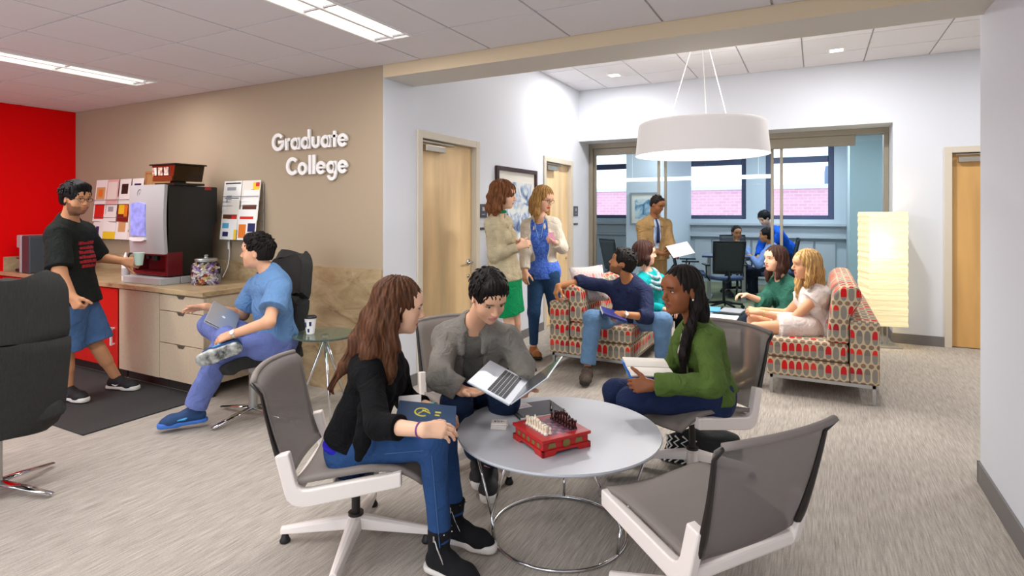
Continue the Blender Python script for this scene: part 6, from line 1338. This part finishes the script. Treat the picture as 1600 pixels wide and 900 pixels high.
c = person('blonde person with glasses in white jacket, blue top and jeans, standing with a phone', J, 'e2b092', CV(.72, -.62, -.30), .006, fem=True, bs=1.08, hair=long_hair(hair7, .014, .066, .006, locks=30, amp=.004), haircol='9f7844', lip='c0453f',
    hands=dict(R=dict(curl=.4, n=CV(-.4, -.9, 0)), L=dict(curl=.7, n=CV(.3, .2, -.8), d=CV(-1, -.3, .1))), top=Top('white_jacket', cloth('ddd3c2'), .020, .20, .95, folds=.004, open_=.105, collar=.001, extra=under7), bottom=Trousers('jeans', jean('2b4a70'), .006, .95, .090, .062, .042, folds=.002))
glasses(c, '3a2620')
for a, td in ((J['anR'], CV(.3, -1)), (J['anL'], CV(.5, -1))): shoe(c['o'], c['base'], a, td, mat('shoe_tan', 'a8662a', .5), M_soled, .006, .92)
ph = W(862, 371, 5.60); t = placed('phone', 'pink phone in the hand of the blonde woman in white jacket', 'phone', ph, CV(-1, -.2, -.1), CV(-.2, .5, 1)); MB().box((-.032, -.055, -.004), (.032, .055, .004)).build('case', mat('phone_pink', 'c58aa0', .4), t, bevel=.003); MB().box((-.028, -.05, .004), (.028, .05, .0048)).build('screen', M_dark, t)
# --- 8 man in navy shirt on the near end of the left sofa
J = dict(head=W(972, 411, 5.28), neck=W(984, 440, 5.36), pel=W(983, 497, 5.42), shR=W(957, 450, 5.46), shL=W(1008, 456, 5.24), hipR=W(965, 502, 5.40), hipL=W(1003, 502, 5.34), knR=W(926, 498, 5.02), knL=W(1036, 502, 5.02), anR=W(918, 574, 5.02), anL=W(1034, 562, 5.16))
J['elR'] = W(908, 440, 5.42); J['wrR'] = W(872, 447, 5.34); J['elL'] = rl(J['shL'], 1011, 496, .27, True); J['wrL'] = rl(J['elL'], 974, 491, .23, True)
c = person('person in navy shirt and jeans sitting on sofa end, arm along its back', J, 'b5794f', CV(-.92, .10, .32), .006, hair=short_hair(.018, .062, -.055, .006, quiff=.006, spiky=.0015), haircol='14110f', beard='2a1a12',
    hands=dict(R=dict(curl=.45, n=CV(-.8, -.3, .4), d=CV(-.35, -.35, -.85)), L=dict(curl=.6, n=CV(.1, -.7, .7), d=CV(-1, .0, -.2))), top=Top('navy_shirt', cloth('242b49'), .018, .02, dict(R=.62, L=.68), folds=.005, collar=.006, vneck=.05, ksl=1.2, flare=.006), bottom=Trousers('jeans', jean('6283a6'), .014, .96, .092, .074, .066, folds=.005))
band(c, 'L', mat('watch_steel', 'c9c9c9', .3, .6), .016, .031, .92, 'wristwatch', face=CV(-.2, -1, .4))
for a, td in ((J['anR'], CV(-.25, -1)), (J['anL'], CV(.1, -1))): shoe(c['o'], c['base'], a, td, mat('shoe_brown', '4c3f35', .7, vary=.3, vscale=60), M_soled, .006, 1.08, extra=laces)
slab('book', W(958, 491, 5.0), CV(1, .1, -.35), CV(0, 1, .25), .22, .15, .022, mat('book_deep_blue', '1c2670', .4)); o = bpy.data.objects['book.002'] if 'book.002' in bpy.data.objects else COL.objects[-1]
tag(o, 'deep blue hardback on the lap of the man in navy shirt', 'book'); bbm = o; slab('pages', W(958, 491, 5.0), CV(1, .1, -.35), CV(0, 1, .25), .222, .146, .015, PM['white'], o)
# --- 9 woman in teal, far end of the left sofa
J = dict(head=W(1008, 396, 5.90), neck=W(1012, 428, 5.94), pel=W(1012, 482, 6.02), shR=W(1000, 440, 5.80), shL=W(1030, 436, 6.10), hipR=W(1010, 488, 5.92), hipL=W(1022, 486, 6.10), knR=W(1064, 492, 5.90), knL=W(1070, 490, 6.10), anR=W(1062, 548, 6.0), anL=W(1070, 545, 6.16))
J['elR'] = rl(J['shR'], 1008, 478, .26, True); J['wrR'] = rl(J['elR'], 1040, 484, .22, True); J['elL'] = rl(J['shL'], 1040, 472, .26, False); J['wrL'] = rl(J['elL'], 1060, 480, .22, True)
hair9 = [[(.0, -.05, .03, .055), (.0, -.065, -.05, .055), (.0, -.06, -.10, .03)], [(.062, -.01, .02, .03), (.072, .0, -.05, .034), (.068, .01, -.10, .02)], [(-.062, -.01, .02, .03), (-.072, .0, -.05, .034), (-.068, .01, -.10, .02)]]
def scarf9(c, o):
    N = c['J']['neck']; u = c['up']; mb = MB()
    for k in range(3): mb.tube([N+u*(.035-.03*k)+c['side']*(.080+.022*k)*math.cos(a)+c['fwd']*(.025+(.092+.022*k)*math.sin(a))-u*.05*max(0, math.sin(a))*(1+k*.5)-c['base'] for a in np.linspace(0, 2*math.pi, 20, endpoint=False)], .019, 8, closed=True)
    mb.build('scarf', mat('scarf_blue', '5a7f93', .9, vary=.5, vscale=40, col2='b8c6c4'), c['o'], smooth=True)
c = person('person with dark brown bob in teal top and scarf on the left sofa', J, 'e0ad94', CV(1, -.05, .0), .0065, fem=True, bs=1.04, hair=long_hair(hair9, .016, .064, .0065, locks=20, amp=.003), haircol='38201a', lip='c05a55',
    hands=dict(R=dict(curl=.5), L=dict(curl=.5)), top=Top('teal_top', cloth('14a3a6'), .018, .0, .95, folds=.005, extra=scarf9), bottom=Trousers('black_trousers', cloth('16161a', 'trouser_black'), .008, .95))
for a, td in ((J['anR'], CV(1, -.2)), (J['anL'], CV(1, -.1))): shoe(c['o'], c['base'], a, td, M_sblk, M_soled, .008, .9)
# --- 10 man in tan jacket reading a paper
J = dict(head=W(1027, 320, 7.95), neck=W(1021, 343, 8.03), pel=W(1020, 396, 8.06), shR=W(1003, 352, 7.98), shL=W(1041, 350, 8.06), hipR=W(1013, 402, 8.04), hipL=W(1029, 402, 8.06), knR=W(1014, 450, 8.03), knL=W(1031, 450, 8.05), anR=W(1014, 492, 8.06), anL=W(1032, 491, 8.08))
J['elR'] = rl(J['shR'], 1004, 383, .28, True); J['wrR'] = rl(J['elR'], 1035, 397, .25, True); J['elL'] = rl(J['shL'], 1047, 380, .28, True); J['wrL'] = rl(J['elL'], 1052, 396, .2, True)
def suit(c, o):
    L = c['torso'](.010)+c['trap'](.004)
    for q in L: q['cuts'] = [(c['A'](.05), -c['up'])]
    N = c['J']['neck']; hd = nrm(c['hp'](0, -.02, -.06)-N); L.append(RC(N+hd*.045+c['fwd']*.02, N+hd*.25, .058, .09, .006, op=-1)); sdf_obj('dress_shirt', L, .007, cloth('a8bbdc'), c['o'], c['base'])
    mb = MB(); pts = [N+hd*.02+c['fwd']*.075, c['A'](.86, 0, .125), c['A'](.65, 0, .14), c['A'](.35, 0, .14)]; mb.tube([p-c['base'] for p in pts], [.012, .016, .022, .028], 8, flat=(1, .35)); mb.build('tie', cloth('2a3350'), c['o'], smooth=True)
c = person('person in tan suit jacket and tie standing at the glass screen, reading a sheet', J, '8a5a3a', CV(.55, -.70, -.42), .008, bs=1.10, hair=short_hair(.004, .078, -.050, .007), haircol='1d1613',
    hands=dict(R=dict(curl=.5, d=CV(1, -.4, .1), n=CV(0, -.5, -.8)), L=dict(curl=.5, d=CV(.3, -1, 0))), top=Top('tan_jacket', cloth('97794f'), .024, -.12, .96, folds=.005, open_=.075, collar=.010, hemflare=.02, res=.008, extra=suit), bottom=Trousers('trousers', cloth('8a6f49'), .016, .97, .098, .08, .075, res=.009))
for a, td in ((J['anR'], CV(.3, -1)), (J['anL'], CV(.5, -1))): shoe(c['o'], c['base'], a, td, M_sblk, M_soled, .009, 1.0)
o = slab('paper_sheet', W(1063, 390, 7.62), CV(1, .1, .22), CV(-.28, 1, .75), .30, .24, .003, PM['white'], bevel=0); tag(o, 'white open booklet held by the man in tan jacket', 'paper')
# --- 11-13 people in the conference room
def shoes2(c, J, tds, z=1.0):
    for S, td in zip('LR', tds): shoe(c['o'], c['base'], J['an'+S], td, M_sblk, M_soled, .010, z)
J = dict(head=W(1151, 364, 10.2), neck=W(1151, 384, 10.35), pel=W(1150, 410, 10.45), shR=W(1135, 390, 10.35), shL=W(1168, 390, 10.35), hipR=W(1142, 414, 10.4), hipL=W(1158, 414, 10.4), knR=W(1138, 415, 10.0), knL=W(1162, 415, 10.0), anR=W(1138, 454, 9.98), anL=W(1162, 454, 9.98))
J['elL'] = rl(J['shL'], 1168, 402, .24, True); J['wrL'] = W(1155, 382, 10.12); J['elR'] = rl(J['shR'], 1131, 404, .26, True); J['wrR'] = rl(J['elR'], 1145, 402, .22, True)
c = person('person in light blue shirt seated at conference table, chin on hand', J, '9a6844', CV(-.02, -1, -.12), .008, hair=short_hair(.005, .074, -.05, .008), haircol='1a1412', hands=dict(L=dict(curl=.9, d=CV(-.5, .2, .8), n=CV(.2, -1, 0)), R=dict(curl=.4)), top=Top('light_blue_shirt', cloth('8ea6cf'), .018, .02, .96, collar=.008, vneck=.05), bottom=Trousers('trousers', cloth('2a3040'), .01, .96))
shoes2(c, J, (CV(0, -1), CV(0, -1)))
J = dict(head=W(1194, 341, 10.25), neck=W(1204, 357, 10.38), pel=W(1228, 389, 10.62), shR=W(1196, 365, 10.53), shL=W(1217, 365, 10.25), hipR=W(1222, 395, 10.7), hipL=W(1232, 395, 10.54), knR=W(1228, 427, 10.62), knL=W(1236, 427, 10.5), anR=W(1230, 456, 10.7), anL=W(1238, 456, 10.55))
J['elR'] = rl(J['shR'], 1188, 388, .28, True); J['wrR'] = rl(J['elR'], 1185, 400, .22, True); J['elL'] = rl(J['shL'], 1200, 392, .28, True); J['wrL'] = rl(J['elL'], 1196, 398, .22, True)
c = person('person in bright blue sweater leaning over the conference table', J, BR, CV(-.85, -.35, -.5), .008, hair=short_hair(.018, .064, -.05, .008), haircol='121014', hands=dict(L=dict(curl=.3, d=CV(-.6, -.2, -.5)), R=dict(curl=.3, d=CV(-.6, -.2, -.5))), top=Top('blue_sweater', cloth('1557c8'), .026, -.02, .96, folds=.006, ksl=1.2), bottom=Trousers('dark_trousers', cloth('232a3a'), .012, .96))
shoes2(c, J, (CV(-1, -.2), CV(-1, -.2)))
J = dict(head=W(1197, 368, 9.70), neck=W(1206, 386, 9.72), pel=W(1212, 420, 9.68), shR=W(1218, 396, 9.82), shL=W(1196, 396, 9.58), hipR=W(1214, 424, 9.74), hipL=W(1206, 424, 9.60), knR=W(1178, 424, 9.92), knL=W(1172, 426, 9.75), anR=W(1180, 460, 9.95), anL=W(1174, 461, 9.78))
J['elL'] = rl(J['shL'], 1185, 414, .26, True); J['wrL'] = rl(J['elL'], 1174, 402, .24, False); J['elR'] = rl(J['shR'], 1204, 412, .26, False); J['wrR'] = rl(J['elR'], 1186, 404, .22, False)
c = person('person in pale blue shirt seen from behind, seated at conference table', J, 'b5794f', CV(-.80, .42, .0), .008, hair=short_hair(.012, .066, -.06, .008), haircol='1a1310', hands=dict(L=dict(curl=.5), R=dict(curl=.5)), top=Top('pale_blue_shirt', cloth('7f97cc'), .020, .0, .96, collar=.008, ksl=1.15), bottom=Trousers('dark_trousers', cloth('1f2636'), .01, .96))
shoes2(c, J, (CV(-1, .4), CV(-1, .4)))
# --- 14 woman in green blouse on the right sofa
J = dict(head=W(1211, 405, 5.50), neck=W(1221, 438, 5.54), pel=W(1236, 494, 5.62), shR=W(1208, 452, 5.70), shL=W(1238, 450, 5.42), hipR=W(1226, 498, 5.70), hipL=W(1228, 500, 5.54), knR=W(1168, 500, 5.78), knL=W(1168, 503, 5.62), anR=W(1166, 560, 5.78), anL=W(1164, 563, 5.60))
J['elR'] = rl(J['shR'], 1194, 472, .24, True); J['wrR'] = rl(J['elR'], 1166, 461, .21, True); J['elL'] = rl(J['shL'], 1226, 492, .26, True); J['wrL'] = rl(J['elL'], 1192, 490, .22, False)
hair14 = [[(.0, -.07, .03, .045), (.0, -.09, -.06, .045), (0, -.08, -.15, .03)], [(.060, -.02, .03, .03), (.074, -.01, -.06, .034), (.074, .015, -.14, .032), (.068, .03, -.20, .014)], [(-.06, -.01, .03, .03), (-.072, .0, -.08, .030), (-.07, .02, -.16, .022)]]
c = person('person with wavy brown hair in dark green blouse, seated on the right sofa', J, BR, CV(-1, -.22, .02), .006, fem=True, bs=1.02, hair=long_hair(hair14, .012, .066, .006, locks=30, amp=.004), haircol='3a231b', lip='b5655c',
    hands=dict(R=dict(curl=.45, n=CV(0, .3, .9), d=CV(-1, -.1, .1)), L=dict(curl=.5)), top=Top('green_blouse', cloth('2f6455'), .024, .0, .66, folds=.006, vneck=.20, ksl=1.35, flare=.012), bottom=Trousers('dark_jeans', jean('1c2438'), .006, .95))
for a, td in ((J['anR'], CV(-1, -.2)), (J['anL'], CV(-1, -.3))): shoe(c['o'], c['base'], a, td, M_sblk, M_soled, .008, .9)
# --- 15 blonde woman in white dress on the right sofa
J = dict(head=W(1259, 414, 4.86), neck=W(1270, 448, 4.90), pel=W(1277, 508, 4.88+.42), shL=W(1278, 462, 4.78), shR=W(1258, 460, 5.06), hipL=W(1262, 512, 4.82), hipR=W(1258, 510, 5.02), knL=W(1180, 512, 4.86), knR=W(1176, 500, 5.02), anL=W(1176, 590, 4.98), anR=W(1168, 575, 4.86))
J['pel'] = W(1276, 508, 4.94)
J['elL'] = rl(J['shL'], 1238, 500, .27, True); J['wrL'] = rl(J['elL'], 1186, 488, .24, True); J['elR'] = rl(J['shR'], 1230, 490, .26, False); J['wrR'] = rl(J['elR'], 1190, 484, .22, True)
hair15 = [[(.0, -.07, .03, .045), (.0, -.09, -.06, .048), (0, -.10, -.15, .042), (0, -.10, -.21, .018)], [(.064, -.01, .03, .032), (.080, .0, -.06, .036), (.080, .02, -.14, .036), (.072, .04, -.21, .022), (.07, .05, -.26, .008)], [(-.06, -.01, .03, .03), (-.074, .0, -.08, .030), (-.07, .02, -.16, .022)]]
c = person('person with long blonde hair in white dress on the right sofa, legs crossed', J, 'dba27c', CV(-1, .12, -.02), .0055, fem=True, bs=1.06, hair=long_hair(hair15, .012, .064, .0055, locks=45, amp=.004), haircol='b58f5a', lip='b5655c',
    hands=dict(L=dict(curl=.6, n=CV(0, -.7, .7)), R=dict(curl=.6, n=CV(0, .2, .9))), top=Top('white_dress', cloth('e2d6cf', vary=.03), .020, .0, .10, folds=.007, vneck=.08, ksl=1.2, flare=.03, neck=.066, ff=30), bottom=dressb(cloth('e2d6cf', vary=.03), .2, .62, .095, .105, 1.5, 'dress_skirt'))
band(c, 'L', mat('bracelet_gold', 'c9c27a', .3, .6), .008, .029, .86, 'bracelet')
for a, td in ((J['anR'], CV(-1, -.3, -.2)), (J['anL'], CV(-1, -.5, -.05))): shoe(c['o'], c['base'], a, td, mat('shoe_gold', 'b59a62', .4, .4), mat('heel_gold', 'c2a868', .4, .4), .006, .9)
